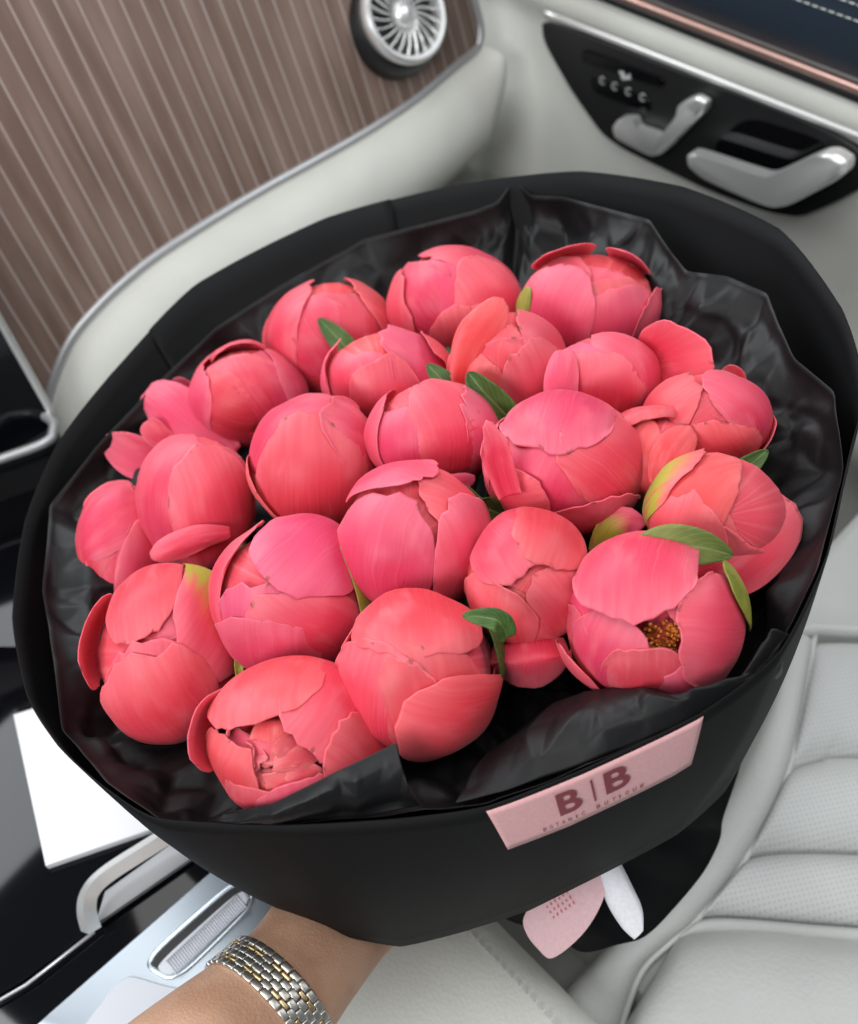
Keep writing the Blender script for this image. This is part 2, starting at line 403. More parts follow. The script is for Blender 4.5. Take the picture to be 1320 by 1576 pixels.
# ================================================================== passenger door
DX = .80
door = thing('car_door', 'pale leather passenger door with black switch panel and chrome handle', 'door', (DX, .35, .2))
XN = V3(-1, 0, 0)
def dr(p, h=0.0): return onp(p, V3(DX - h, 0, 0), XN)
lineA, lineB = dr((841, 19)), dr((1320, 207))                      # chrome line: gives the slope along the door
def beltz(y, P=lineA, Q=lineB): return P[2] + (Q[2] - P[2]) * (y - P[1]) / (Q[1] - P[1])
ny, nz_ = 90, 90; V = []
for i in range(ny):
    y = -.6 + 1.75 * i / (ny - 1)
    for j in range(nz_):
        z = .06 + (beltz(y) + .068 - .06) * j / (nz_ - 1)
        s = beltz(y) - z
        h = .030 * math.exp(-((s - .30) / .07) ** 2) * (1 / (1 + math.exp((y - .62) * 14)))         # armrest swell under the switches
        h += .012 * math.exp(-((s + .02) / .02) ** 2)
        g = s - (.165 + .10 * math.sin((y - .35) * 2.2))
        h -= .010 / (1 + math.exp(-g / .006)) * (1 / (1 + math.exp((.45 - y) * 18)))                 # soft crease towards the dashboard
        V.append((DX - h, y, z))
o = mesh('door_panel', V, gridfaces(ny, nz_), M_LEATH, door)
ch0, ch1 = dr((841, 19), .004), dr((1320, 207), .004)
dirc = nrm(ch1 - ch0); upc = nrm(np.cross(dirc, XN)); upc = upc if upc[2] > 0 else -upc
tube('chrome_line', [ch0, ch0 + dirc * .02, ch1, ch1 + dirc * .3], .0045, M_CHROME, door, 8, ref=XN)
r0, r1 = dr((972, 0), .016), dr((1320, 136), .016); dirr = nrm(r1 - r0)
tube('rose_gold_strip', [r0 - dirr * .5, r1 + dirr * .6], .0045, M_ROSE, door, 8, ref=XN)
tube('dark_line', [r0 - dirr * .5 - upc * .009 + XN * -.006, r1 + dirr * .6 - upc * .009 + XN * -.006], .006, M_BLACK, door, 8, ref=XN)  # black strip running just below the rose gold one
V = []
for s in np.linspace(-.6, .9, 30):
    for d_, h in ((.004, -.006), (.010, .004), (.03, .014), (.06, .022), (.09, .026), (.13, .022), (.2, .0)):
        V.append(r0 + dirr * s + upc * d_ + XN * h)
o = mesh('upper_door_leather', V, gridfaces(30, 7), M_NAVY, door); fix_normals(o)
for off in (.062, .074):
    hh = float(np.interp(off, (.06, .09), (.022, .026))) + .0008
    for k in range(60):
        p = r0 + dirr * (-.1 + k * .0075) + upc * off + XN * hh
        mesh_name = 'stitch'
        if k == 0:
            Vt, Ft = tube_geo([p, p + dirr * .0055], .0007, 5, ref=XN); st0 = mesh('stitch', Vt, Ft, M_STITCH, door)
            base = p
        else:
            c = st0.copy(); link(c); c.parent = door; c.location = Vector(p - base)
panel_px = [(838, 24), (1330, 214), (1335, 283), (1290, 308), (1236, 331), (1188, 324), (1100, 292), (965, 228), (930, 203), (882, 135), (840, 60)]
pp = [dr(p, .002) for p in panel_px]
prism('switch_panel', roundpoly(pp, .28, 4), XN * .006, M_BLACK, door, .0012)
rec = roundpoly([dr(p, .0083) for p in ((1150, 178), (1262, 214), (1270, 232), (1210, 262), (1165, 258), (1092, 228))], .3, 4)
o = prism('handle_recess', rec, XN * .0008, M_GLOSS, door)
hd = [dr(p, .022) for p in ((1068, 232), (1076, 226), (1185, 262), (1200, 262), (1275, 226), (1295, 226), (1317, 240), (1312, 262), (1225, 308), (1195, 312), (1090, 266), (1070, 248))]
hnd = prism('door_handle', roundpoly(hd, .3, 4), XN * .016, M_CHROME, door, .004)
prism('handle_mount', [dr(p, .006) for p in ((1085, 240), (1190, 275), (1300, 238), (1300, 256), (1200, 300), (1085, 255))], XN * .018, M_BLACK, door)
sw = roundpoly([dr(p, .010) for p in ((952, 190), (962, 176), (984, 176), (990, 192), (1016, 200), (1026, 206), (1056, 170), (1060, 150), (1078, 143), (1096, 152), (1092, 168), (1030, 230), (1010, 234), (956, 206))], .25, 4)
prism('seat_switch', sw, XN * .014, M_CHROME, door, .003)
prism('headrest_switch', roundpoly([dr(p, .022) for p in ((1060, 152), (1078, 145), (1094, 153), (1086, 168), (1064, 168))], .3, 4), XN * .007, M_CHROME, door, .002)
prism('button_bar', roundpoly([dr(p, .0075) for p in ((898, 74), (1025, 118), (1022, 134), (898, 92))], .2, 3), XN * .004, M_GLOSS, door, .001)
prism('memory_button_bar', roundpoly([dr(p, .0075) for p in ((908, 116), (1000, 150), (1004, 174), (915, 140))], .2, 3), XN * .003, M_GLOSS, door, .001)
for p in ((927, 124), (946, 133), (967, 141), (989, 150)):
    c = dr(p, .0112); Vt = [c + .0036 * (math.cos(q) * dirc + math.sin(q) * upc) for q in np.linspace(.8, 5.6, 10)]
    tube('button_mark', Vt, .0006, M_STITCH, door, 5, ref=XN)
prism('seat_icon', [dr(p, .0107) for p in ((953, 108), (961, 110), (963, 118), (970, 112), (971, 122), (958, 122))], XN * .001, M_STITCH, door)

# ================================================================== centre console
ZC = CAM[2] - .60
cons = thing('centre_console', 'piano black centre console with brushed silver control frame and leather armrest', 'console', (0, .15, ZC - .3))
def cz(p, h=0.0): return onp(p, V3(0, 0, ZC + h), V3(0, 0, 1))
UP = V3(0, 0, 1)
def box(name, x0, x1, y0, y1, z0, z1, mt, parent, r=.01):
    poly = roundpoly([V3(x0, y0, z0), V3(x1, y0, z0), V3(x1, y1, z0), V3(x0, y1, z0)], [min(.45, 4 * r)] * 4, 5)
    return prism(name, poly, UP * (z1 - z0), mt, parent, r)
box('console_body', -.16, .116, .19, .85, ZC - .30, ZC - .010, M_GLOSS, cons, .006)
fr = [cz(p, -.006) for p in ((40, 1602), (75, 1570), (345, 1333), (440, 1250), (560, 1330), (430, 1440), (300, 1540), (190, 1640))]
prism('control_frame', fr, UP * .010, M_ALU, cons, .003)
padp = roundpoly([cz(p, .001) for p in ((150, 1560), (182, 1517), (204, 1503), (263, 1521), (330, 1530), (330, 1700), (40, 1700))], .3, 5)
prism('touch_pad', padp, UP * .006, M_PLATE, cons, .001)
slot = roundpoly([cz(p, .003) for p in ((243, 1496), (229, 1486), (240, 1464), (352, 1366), (372, 1358), (390, 1374), (384, 1398), (290, 1492), (262, 1506))], .35, 4)
V, F = tube_geo(slot, .0022, 8, True, ref=(0, 0, 1)); mesh('slot_rim', V, F, M_ALU, cons)
prism('slot_well', [p - UP * .0008 for p in slot], UP * .0022, M_BLACK, cons)
rl = [cz(p, .0035) for p in ((252, 1500), (242, 1487), (362, 1379), (378, 1372), (386, 1384), (380, 1396), (288, 1490), (265, 1503))]
roller = prism('volume_roller', roundpoly(rl, .3, 4), UP * .0035, M_PLATE, cons, .001)
a_, b_ = cz((262, 1490), .0072), cz((372, 1386), .0072); dA = nrm(b_ - a_); dB = np.cross(UP, dA); Ln = np.linalg.norm(b_ - a_)
for k in range(34):
    p = a_ + dA * Ln * (k + .5) / 34
    if k == 0:
        Vt, Ft = tube_geo([p - dB * .0052, p + dB * .0052], .0007, 6, ref=UP); rib0 = mesh('roller_rib', Vt, Ft, M_PLATE, cons); base = p
    else: c = rib0.copy(); link(c); c.parent = cons; c.location = Vector(p - base)
# sliding lid with its chrome grip
lid = prism('lid', roundpoly([cz(p, -.0085) for p in ((-300, 1700), (-40, 1560), (40, 1514), (150, 1432), (300, 1318), (420, 1200), (330, 1000), (-150, 1000), (-500, 1300))], .1, 3), UP * .006, M_GLOSS, cons, .0012)
gp = spline([cz((140, 1430), .004), cz((133, 1400), .014), cz((139, 1372), .018), cz((165, 1345), .018), cz((230, 1303), .018), cz((330, 1240), .018)], 40)
tube('lid_grip', gp, .0062, M_CHROME, cons, 4, flat=.8); auto_smooth(bpy.data.objects['lid_grip'], 50)
prism('grip_plate', [cz(p, -.002) for p in ((150, 1425), (165, 1375), (310, 1270), (345, 1290))], UP * .004, M_TRIM, cons)  # grey lower bar of the lid grip
tube('lid_edge_line', [cz((-40, 1562), -.0015), cz((40, 1516), -.0015), cz((145, 1434), -.0015)], .0012, M_TRIM, cons, 6)
# armrest: right edge at x = .117
V = []; xs = [(-.14, -.16), (-.125, -.03), (-.11, -.008), (-.08, .0), (0, .004), (.07, .002), (.096, -.002), (.108, -.008), (.115, -.018), (.117, -.04), (.117, -.26)]
for y in list(np.linspace(-.40, .16, 24)) + [.175, .186, .19]:
    e = max(0, (y - .16) / .03)
    for xx, zz in xs: V.append((xx, y, ZC - .012 + zz - .03 * e * e))
o = mesh('armrest', V, gridfaces(27, len(xs)), M_LEATH, cons); fix_normals(o)
for k in range(68):
    p = V3(.0955,   .17 - k * .0060, ZC - .0128)
    if k == 0:
        Vt, Ft = tube_geo([p, p - V3(0, .0045, 0)], .00045, 5); s0 = mesh('armrest_stitch', Vt, Ft, M_STITCH, cons); base = p
    else: c = s0.copy(); link(c); c.parent = cons; c.location = Vector(p - base)
# key tray at the foot of the dashboard
tray = thing('storage_tray', 'dark storage tray with rounded silver frame under the centre display', 'tray', (0.02, .60, ZC))
tp = lambda p: onp(p, V3(0, 0, ZC + .035), V3(0, 0, 1))
t_out = roundpoly([tp(p) for p in ((-260, 780), (-60, 672), (55, 632), (84, 650), (78, 680), (-40, 720), (-240, 820))], .3, 5)
tube('tray_frame', t_out, .0042, M_TRIM, tray, 8, closed=True)
prism('tray_floor', [p - UP * .016 for p in t_out], UP * .006, M_BLACK, tray)
mesh('tray_wall', list(t_out) + [p - UP * .05 for p in t_out], gridfaces(2, len(t_out), False, True), M_BLACK, tray)

# white box lying on the console
wb = [cz(p, -.002) for p in ((25, 1105), (75, 1337), (240, 1280))]
wb4 = wb[0] + (wb[2] - wb[1]) * 1.25; wb3 = wb[1] + (wb[2] - wb[1]) * 1.25
o = prism('gift_box', [wb[0], wb[1], wb3, wb4], UP * .006, M_WHITE, None, .0006)
tag(o, 'flat white box lying on the piano black console lid', 'box')

# ================================================================== passenger seat
ZS = CAM[2] - .67
seat = thing('passenger_seat', 'pale grey leather passenger seat with quilted perforated cushion', 'car seat', (.42, -.1, ZS - .25))
def sz(p, h=0.0): return onp(p, V3(0, 0, ZS + h), V3(0, 0, 1))
def pad(name, A, B, puff, mt, n=36, m_=18, h=0.0, edge=3.0, sink=.006):
    """cushion piece between two pixel polylines on the seat plane, swollen between its seams"""
    a = spline([sz(p) for p in A], n); b = spline([sz(p) for p in B], n); V = []
    for i in range(n):
        for j in range(m_):
            v = j / (m_ - 1); u = i / (n - 1)
            k = (1 - abs(2 * v - 1) ** edge) * (1 - abs(2 * u - 1) ** 10)
            P = a[i] * (1 - v) + b[i] * v
            w_ = .0012 * fbm(P, 22) + .0006 * fbm(P, 60)
            V.append(P + UP * (h - sink + (puff + sink) * k ** .6 + w_ * k))
    o = mesh(name, V, gridfaces(n, m_), mt, seat); fix_normals(o)
    if o.data.polygons[len(o.data.polygons) // 2].normal.z < 0: o.data.flip_normals()
    return o
E0 = [(1255, 985), (1330, 985), (1450, 1005), (1700, 1060)]
E1 = [(1214, 1184), (1262, 1168), (1320, 1162), (1700, 1170)]
E2 = [(1146, 1324), (1190, 1313), (1320, 1312), (1700, 1330)]
E3 = [(1071, 1417), (1121, 1411), (1320, 1426), (1700, 1450)]
E4 = [(1030, 1452), (1100, 1446), (1320, 1462), (1700, 1490)]
pad('cushion_panel', E0, E1, .010, M_PERF); pad('cushion_panel', E1, E2, .012, M_PERF)
pad('cushion_panel', E2, E3, .012, M_PERF); pad('cushion_strip', E3, E4, .006, M_SEAT)
pad('rear_bolster', [(1045, 1440), (1160, 1428), (1320, 1446), (1700, 1470)], [(850, 1760), (1100, 1900), (1320, 1960), (1700, 2000)], .034, M_SEAT, h=.006, edge=2.6)
LB = [(1255, 975), (1214, 1184), (1146, 1324), (1071, 1417), (1030, 1452), (985, 1500), (950, 1600)]
LO = [(1215, 962), (1165, 1120), (1088, 1262), (985, 1400), (915, 1475), (865, 1530), (790, 1640)]
pad('side_bolster', LB, LO, .014, M_SEAT, n=60)
tube('seat_piping', [sz(p, -.001) for p in spline(LB, 60)], .0022, M_SEAT, seat, 8)
tube('front_piping', [sz(p, .0) for p in ((1205, 975), (1255, 968), (1330, 972), (1450, 990), (1700, 1040))], .006, M_SEAT, seat, 8)
box('seat_base', .15, .66, -.5, .13, ZS - .26, ZS - .012, M_SEAT, seat, .01)
V = [(.1175, -.5, ZS - .03), (.30, -.5, ZS - .05), (.30, .14, ZS - .05), (.1175, .14, ZS - .03)]
mesh('side_valance', V, [(0, 1, 2, 3)], M_SEAT, seat, solid=.004)
# floor of the car
fl = mesh('car_floor', [(-.6, -.8, .12), (.9, -.8, .12), (.9, 1.3, .12), (-.6, 1.3, .12)], [(0, 1, 2, 3)], M_DARK); fl['kind'] = 'structure'

# ================================================================== bouquet wrap
BN = nrm([math.tan(math.radians(-7)), math.tan(math.radians(11)), 1])           # the rim's plane leans a little
BC = at((665, 770), .475)
def bp(p, h=0.0): return onp(p, BC + BN * h, BN)
pairs = [((880, 263), (850, 640)), ((700, 285), (730, 650)), ((500, 338), (600, 690)), ((300, 440), (470, 760)), ((170, 575), (370, 850)), ((90, 680), (300, 940)),
 ((40, 800), (268, 1030)), ((18, 950), (258, 1120)), ((40, 1070), (275, 1205)), ((90, 1145), (310, 1290)), ((160, 1210), (365, 1355)), ((240, 1262), (440, 1407)),
 ((420, 1271), (530, 1441)), ((600, 1259), (616, 1454)), ((750, 1241), (715, 1432)), ((900, 1186), (815, 1402)), ((1077, 1099), (930, 1343)), ((1200, 1000), (1040, 1282)),
 ((1275, 850), (1115, 1218)), ((1312, 690), (1165, 1130)), ((1330, 600), (1190, 1030)), ((1293, 475), (1180, 860)), ((1200, 352), (1110, 750)), ((1050, 286), (980, 680))]
HL = -.125
NS = 240
rimc = spline([bp(a) for a, b in pairs], NS, True); lowc = spline([bp(b, HL) for a, b in pairs], NS, True)
def straight(pts): return np.array([pts[int(k / NS * len(pts))] * (1 - (k / NS * len(pts)) % 1) + pts[(int(k / NS * len(pts)) + 1) % len(pts)] * ((k / NS * len(pts)) % 1) for k in range(NS)])
lowc = lowc * .35 + .65 * straight([bp(b, HL) for a, b in pairs]); rimc = rimc * .6 + .4 * straight([bp(a) for a, b in pairs])
RC = rimc.mean(0)
def collar_pt(s, v):                                   # s in [0,1) round the rim, v 0 rim .. 1 lower edge
    x = (s % 1.0) * NS; i = int(x) % NS; f = x - int(x)
    a = rimc[i] * (1 - f) + rimc[(i + 1) % NS] * f; b = lowc[i] * (1 - f) + lowc[(i + 1) % NS] * f
    P = a * (1 - v) + b * v
    out = nrm((P - RC) - BN * ((P - RC) @ BN))
    return P + out * (.004 * math.sin(math.pi * min(1, v * 1.05)) - .0006 * math.cos(40 * s))
wrap = thing('bouquet_wrap', 'wide matte black card paper wrap around the peony bouquet with a pink sticker', 'bouquet wrap', lowc.mean(0))
nv = 14; V = [collar_pt(i / NS, j / (nv - 1)) for i in range(NS) for j in range(nv)]
o = mesh('paper_collar', V, gridfaces(NS, nv, True), M_COLLAR, wrap, solid=.0007, offset=0); fix_normals(o)
G0 = CAM + V3(.115, .185, -.520)
V = list(lowc * .995 + lowc.mean(0) * .005) + [G0 + (p - lowc.mean(0)) * .22 for p in lowc]
o = mesh('paper_base', V, gridfaces(2, NS, False, True), M_COLLAR, wrap, solid=.0006)
V = []
for i in range(81):
    a = collar_pt(.44 + .36 * i / 80, .22); inn = nrm(RC - a - BN * ((RC - a) @ BN)); c_ = BC - BN * .115 + (a - RC) * .25
    for v in (0, .15, .4, .7, 1): V.append((a + inn * .0012) * (1 - v) + c_ * v - BN * .012 * math.sin(math.pi * v))
mesh('inner_liner', V, gridfaces(81, 5), M_TISSUE, wrap, solid=.0003)
# the sheet's overlapping end inside the rim
V = []
for i in range(30):
    s = .062 + .085 * i / 29
    for j in range(8):
        P = collar_pt(s, .004 + .8 * j / 7); inn = nrm(RC - P - BN * ((RC - P) @ BN)); V.append(P + inn * .0012 + BN * .0022)
mesh('paper_overlap', V, gridfaces(30, 8), M_COLLAR, wrap, solid=.0005)
# sticker: find its corners on the wrap
def collar_uv(px):
    best = None
    for s in np.linspace(.54, .80, 80):
        for v in np.linspace(0, .6, 40):
            e = np.linalg.norm(proj(collar_pt(s, v)) - px)
            if best is None or e < best[0]: best = (e, s, v)
    return np.array(best[1:])
K = [collar_uv(np.array(p)) for p in ((751, 1245), (1078, 1102), (1063, 1173), (776, 1304))]
def stick(a, b, lift):                                 # a along 0..1, b down 0..1
    q = (K[0] * (1 - a) + K[1] * a) * (1 - b) + (K[3] * (1 - a) + K[2] * a) * b
    q[1] = max(q[1], .012)
    P = collar_pt(q[0], q[1]); e = 1e-3
    n_ = nrm(np.cross(collar_pt(q[0] + e, q[1]) - P, collar_pt(q[0], q[1] + .02) - P))
    if n_ @ (CAM - P) < 0: n_ = -n_
    return P + n_ * lift
V = [stick(i / 40, j / 8, .0007) for i in range(41) for j in range(9)]
sticker = mesh('sticker', V, gridfaces(41, 9), M_STICK, wrap, solid=.0002); sticker['label'] = 'dusty pink sticker printed with two capital letters'
def text_on(name, txt, a0, a1, b0, b1, parent, bold=0.0, spacing=1.0, mapf=None, mt=None):
    c = bpy.data.curves.new(name, 'FONT'); c.body = txt; c.offset = bold; c.space_character = spacing; c.resolution_u = 6
    t = bpy.data.objects.new(name, c); link(t); bpy.context.view_layer.update()
    me = bpy.data.meshes.new_from_object(t.evaluated_get(bpy.context.evaluated_depsgraph_get()))
    bpy.data.objects.remove(t)
    bm = bmesh.new(); bm.from_mesh(me); bmesh.ops.triangulate(bm, faces=bm.faces)
    bmesh.ops.subdivide_edges(bm, edges=[e for e in bm.edges if e.calc_length() > .25], cuts=2, use_grid_fill=False)
    co = np.array([v.co[:] for v in bm.verts]); F = [[v.index for v in f.verts] for f in bm.faces]; bm.verts.index_update(); bm.free()
    lo, hi = co.min(0), co.max(0)
    q = (co - lo) / np.maximum(hi - lo, 1e-6)
    V = [mapf(a0 + (a1 - a0) * x, b1 + (b0 - b1) * y) for x, y, z in q]
    return mesh(name, V, F, mt or M_INK, parent, smooth=False)
mf = lambda a, b: stick(a, b, .0013)
text_on('letter', 'B', .335, .455, .17, .66, sticker, .022, 1, mf); text_on('letter', 'B', .565, .675, .15, .64, sticker, .022, 1, mf)
V = [mf(a, b) for a in (.508, .517) for b in np.linspace(.16, .66, 8)]; mesh('divider_line', V, gridfaces(2, 8), M_INK, sticker)
for k, (ch, a) in enumerate(zip('BOTANICBUTIQUE', [.235, .272, .307, .342, .378, .412, .446, .520, .557, .594, .622, .656, .692, .728])):
    w_ = .006 if ch == 'I' else .017
    text_on('small_letter', ch, a - w_ / 2, a + w_ / 2, .775, .86, sticker, .012, 1, mf)

# grip point of the stems, hidden behind the wrap
GRIP = CAM + V3(.115, .185, -.548)
# folded tail of the wrap below the hand
tail_o = [onp(p, V3(0, 0, CAM[2] - .585), V3(0, 0, 1)) for p in ((1150, 1130), (1132, 1200), (1112, 1262), (1104, 1300), (1080, 1345), (1040, 1395), (990, 1440), (940, 1458), (895, 1462), (850, 1440), (800, 1420), (740, 1395))]
to = spline(tail_o, 60); V = []
for i in range(60):
    for j in range(14):
        v = j / 13
        P = (GRIP + UP * .02) * (1 - v) + to[i] * v
        V.append(P + UP * (.012 * math.sin(math.pi * v) + .004 * v * math.sin(i * .55) + .002 * fbm(P, 60)))
o = mesh('wrap_tail', V, gridfaces(60, 14), M_COLLAR, wrap, solid=.0008)

# ------------------------------------------------------------------ tissue paper
from mathutils.geometry import delaunay_2d_cdt
def facets(X, Y, seed, dx, dy, amp):
    """crumpled paper: random points joined into flat triangles with sharp creases; heights read off on the grid"""
    r = random.Random(seed); x0, x1, y0, y1 = X.min() - 2 * dx, X.max() + 2 * dx, Y.min() - 2 * dy, Y.max() + 2 * dy
    pts, hs = [], []; ny_ = int((y1 - y0) / dy) + 1; nx_ = int((x1 - x0) / dx) + 1
    for i in range(nx_ + 1):
        for j in range(ny_ + 1):
            pts.append((x0 + (i + r.uniform(-.48, .48) + .5 * (j % 2)) * dx, y0 + (j + r.uniform(-.48, .48)) * dy)); hs.append(r.choice((-1, 1)) * amp * r.uniform(.15, 1))
    vs, es, fs, ov, oe, of = delaunay_2d_cdt([Vector(p) for p in pts], [], [], 0, 1e-7)
    H = np.zeros_like(X); gx, gy = X[:, 0], Y[0, :]
    for f_ in fs:
        a, b, c = (np.array(vs[k]) for k in f_); ha, hb, hc = (hs[ov[k][0]] for k in f_)
        i0, i1 = np.searchsorted(gx, [min(a[0], b[0], c[0]), max(a[0], b[0], c[0])]); j0, j1 = np.searchsorted(gy, [min(a[1], b[1], c[1]), max(a[1], b[1], c[1])])
        if i1 <= i0 or j1 <= j0: continue
        xs, ys = X[i0:i1, j0:j1], Y[i0:i1, j0:j1]; D = (b[1] - c[1]) * (a[0] - c[0]) + (c[0] - b[0]) * (a[1] - c[1])
        if abs(D) < 1e-12: continue
        l1 = ((b[1] - c[1]) * (xs - c[0]) + (c[0] - b[0]) * (ys - c[1])) / D; l2 = ((c[1] - a[1]) * (xs - c[0]) + (a[0] - c[0]) * (ys - c[1])) / D; l3 = 1 - l1 - l2
        ins = (l1 >= -1e-6) & (l2 >= -1e-6) & (l3 >= -1e-6)
        H[i0:i1, j0:j1] = np.where(ins, l1 * ha + l2 * hb + l3 * hc, H[i0:i1, j0:j1])
    return H
def polyline(pts, n, closed):
    pts = [np.asarray(p, float) for p in pts]
    if closed: pts = pts + [pts[0]]
    d = np.r_[0, np.cumsum([np.linalg.norm(b - a) for a, b in zip(pts, pts[1:])])]
    return np.array([[np.interp(q, d, [p[k] for p in pts]) for k in range(3)] for q in np.linspace(0, d[-1], n + (1 if closed else 0))])[:n], d[-1]
edge_t = [(790, 276), (815, 300), (862, 302), (1000, 338), (1030, 385), (1058, 418), (1120, 425), (1183, 452), (1200, 500), (1222, 552), (1283, 602), (1296, 720), (1262, 872), (1190, 1006), (1077, 1100), (900, 1185), (750, 1239), (600, 1257), (420, 1269), (245, 1260), (165, 1208), (96, 1120), (66, 908), (76, 778), (150, 684), (240, 590), (330, 505), (430, 440), (560, 368), (735, 322), (765, 310)]
def tissue(name, label, edge_px, h0, k_in, h1, seed, rows=90, cols=1000):
    tc, Lp = polyline([bp(p, h0) for p in edge_px], cols, True)
    tc = np.array([tc[i] * .5 + (tc[i - 2] + tc[(i + 2) % cols]) * .25 for i in range(cols)])
    rad = (tc - BC) - np.outer((tc - BC) @ BN, BN); inn = -rad / np.linalg.norm(rad, axis=1)[:, None]
    v = np.linspace(0, 1, rows)
    A, Vv = np.meshgrid(np.arange(cols) / cols * Lp, v * .21, indexing='ij')
    H = np.zeros_like(A)
    H = facets(A, Vv, seed, .042, .085, .016) + facets(A, Vv, seed + 1, .018, .030, .0066) + facets(A, Vv, seed + 2, .009, .012, .0020)
    bl = np.clip(np.minimum(np.arange(cols), cols - 1 - np.arange(cols)) / 14., 0, 1)[:, None]
    H = (H - H.mean()) * bl * np.clip(.10 + v * 9, 0, 1)[None, :]
    H = .024 * np.tanh(H / .024)
    f1 = 1 - (1 - k_in) * v ** 1.25; f2 = h0 + (h1 - h0) * v ** .75
    P = BC + rad[:, None, :] * f1[None, :, None] + BN * f2[None, :, None]
    P = P + inn[:, None, :] * (H * .8)[:, :, None] + BN * (H * .75)[:, :, None]
    o = mesh(name, P.reshape(-1, 3), gridfaces(cols, rows, True), M_TISSUE, None, solid=.00025)
    tag(o, label, 'tissue paper'); return o
tissue('tissue_paper', 'crumpled black tissue sheet lining the whole inside of the wrap', edge_t, -.004, .12, -.100, 3)
def sheet(name, label, top, bot, seed, bulge=.012, cols=150, rows=50, nf=60, amp=1.0):
    """a loose folded piece of tissue between two lines of (pixel, height above the rim plane)"""
    a, L1 = polyline([bp(p, h) for p, h in top], cols, False); b, L2 = polyline([bp(p, h) for p, h in bot], cols, False)
    v = np.linspace(0, 1, rows)[None, :, None]
    P = a[:, None, :] * (1 - v) + b[:, None, :] * v
    hh = np.linalg.norm(a - b, axis=1).mean()
    A, Vv = np.meshgrid(np.linspace(0, L1, cols), np.linspace(0, hh, rows), indexing='ij')
    H = amp * (facets(A, Vv, seed, .026, .022, .0085) + facets(A, Vv, seed + 5, .012, .011, .0036) + facets(A, Vv, seed + 6, .007, .007, .001))
    vv = v[0, :, 0]; env = np.clip(np.minimum(vv * 5, (1 - vv) * 6) + .08, 0, 1)
    nn = nrm(np.cross(a[-1] - a[0], b.mean(0) - a.mean(0))); nn = nn if nn @ (CAM - a.mean(0)) > 0 else -nn
    P = P + nn * ((H - H.mean()) * env + bulge * np.sin(np.pi * vv))[:, :, None]
    o = mesh(name, P.reshape(-1, 3), gridfaces(cols, rows), M_TISSUE, None, solid=.00025)
    tag(o, label, 'tissue paper'); return o
sheet('tissue_flap', 'pointed black tissue flap standing up in front of the ruffled peony',
      [((345, 1252), .002), ((420, 1236), .010), ((520, 1186), .018), ((610, 1143), .022)], [((330, 1264), -.004), ((430, 1266), -.004), ((560, 1258), -.004), ((646, 1240), -.002)], 11, bulge=.004, nf=26, amp=.5)
sheet('tissue_fold', 'crumpled black tissue fold rising below the opened peony with orange stamens',
      [((800, 1120), -.030), ((850, 1082), -.020), ((900, 1064), -.012), ((985, 1052), -.006), ((1060, 1076), -.004), ((1130, 1050), -.004), ((1180, 990), -.004)],
      [((700, 1236), -.006), ((780, 1216), -.005), ((870, 1186), -.004), ((960, 1152), -.004), ((1060, 1112), -.004), ((1140, 1060), -.004), ((1215, 975), -.004)], 23, bulge=.006, nf=44, amp=.55)

# ------------------------------------------------------------------ peonies
def dome(p):
    h = 0.0
    for _ in range(6):
        P = bp(p, h); d = P - BC; r_ = np.linalg.norm(d - BN * (d @ BN)) / .20
        h = .006 - .034 * r_ ** 2
    return bp(p, h)
def ang_dir(x, y):
    r_ = math.hypot(x, y)
    th = math.asin(r_) if r_ < .97 else math.asin(.97) + (r_ - .97) * 1.25
    if r_ < 1e-6: return V3(0, 0, 1)
    return V3(x / r_ * math.sin(th), y / r_ * math.sin(th), math.cos(th))
def tip_outline(nvv, sharp, sd, wav):
    """how far each lengthwise column of a petal reaches: a rounded or pointed, slightly nicked tip"""
    T = []
    for j in range(nvv):
        v = math.sin(math.pi / 2 * (2 * j / (nvv - 1) - 1)); p_ = 2.4 - 1.3 * sharp
        t = .60 + .40 * max(0., 1 - abs(v) ** p_) ** (.55 + .35 * sharp)
        t *= 1 + wav * (.05 * fbm(np.array([v * 1.8, sd, 0])) + .030 * fbm(np.array([v * 5.5, sd, 4])) + .016 * fbm(np.array([v * 13., sd, 9])))
        T.append(t)
    return T
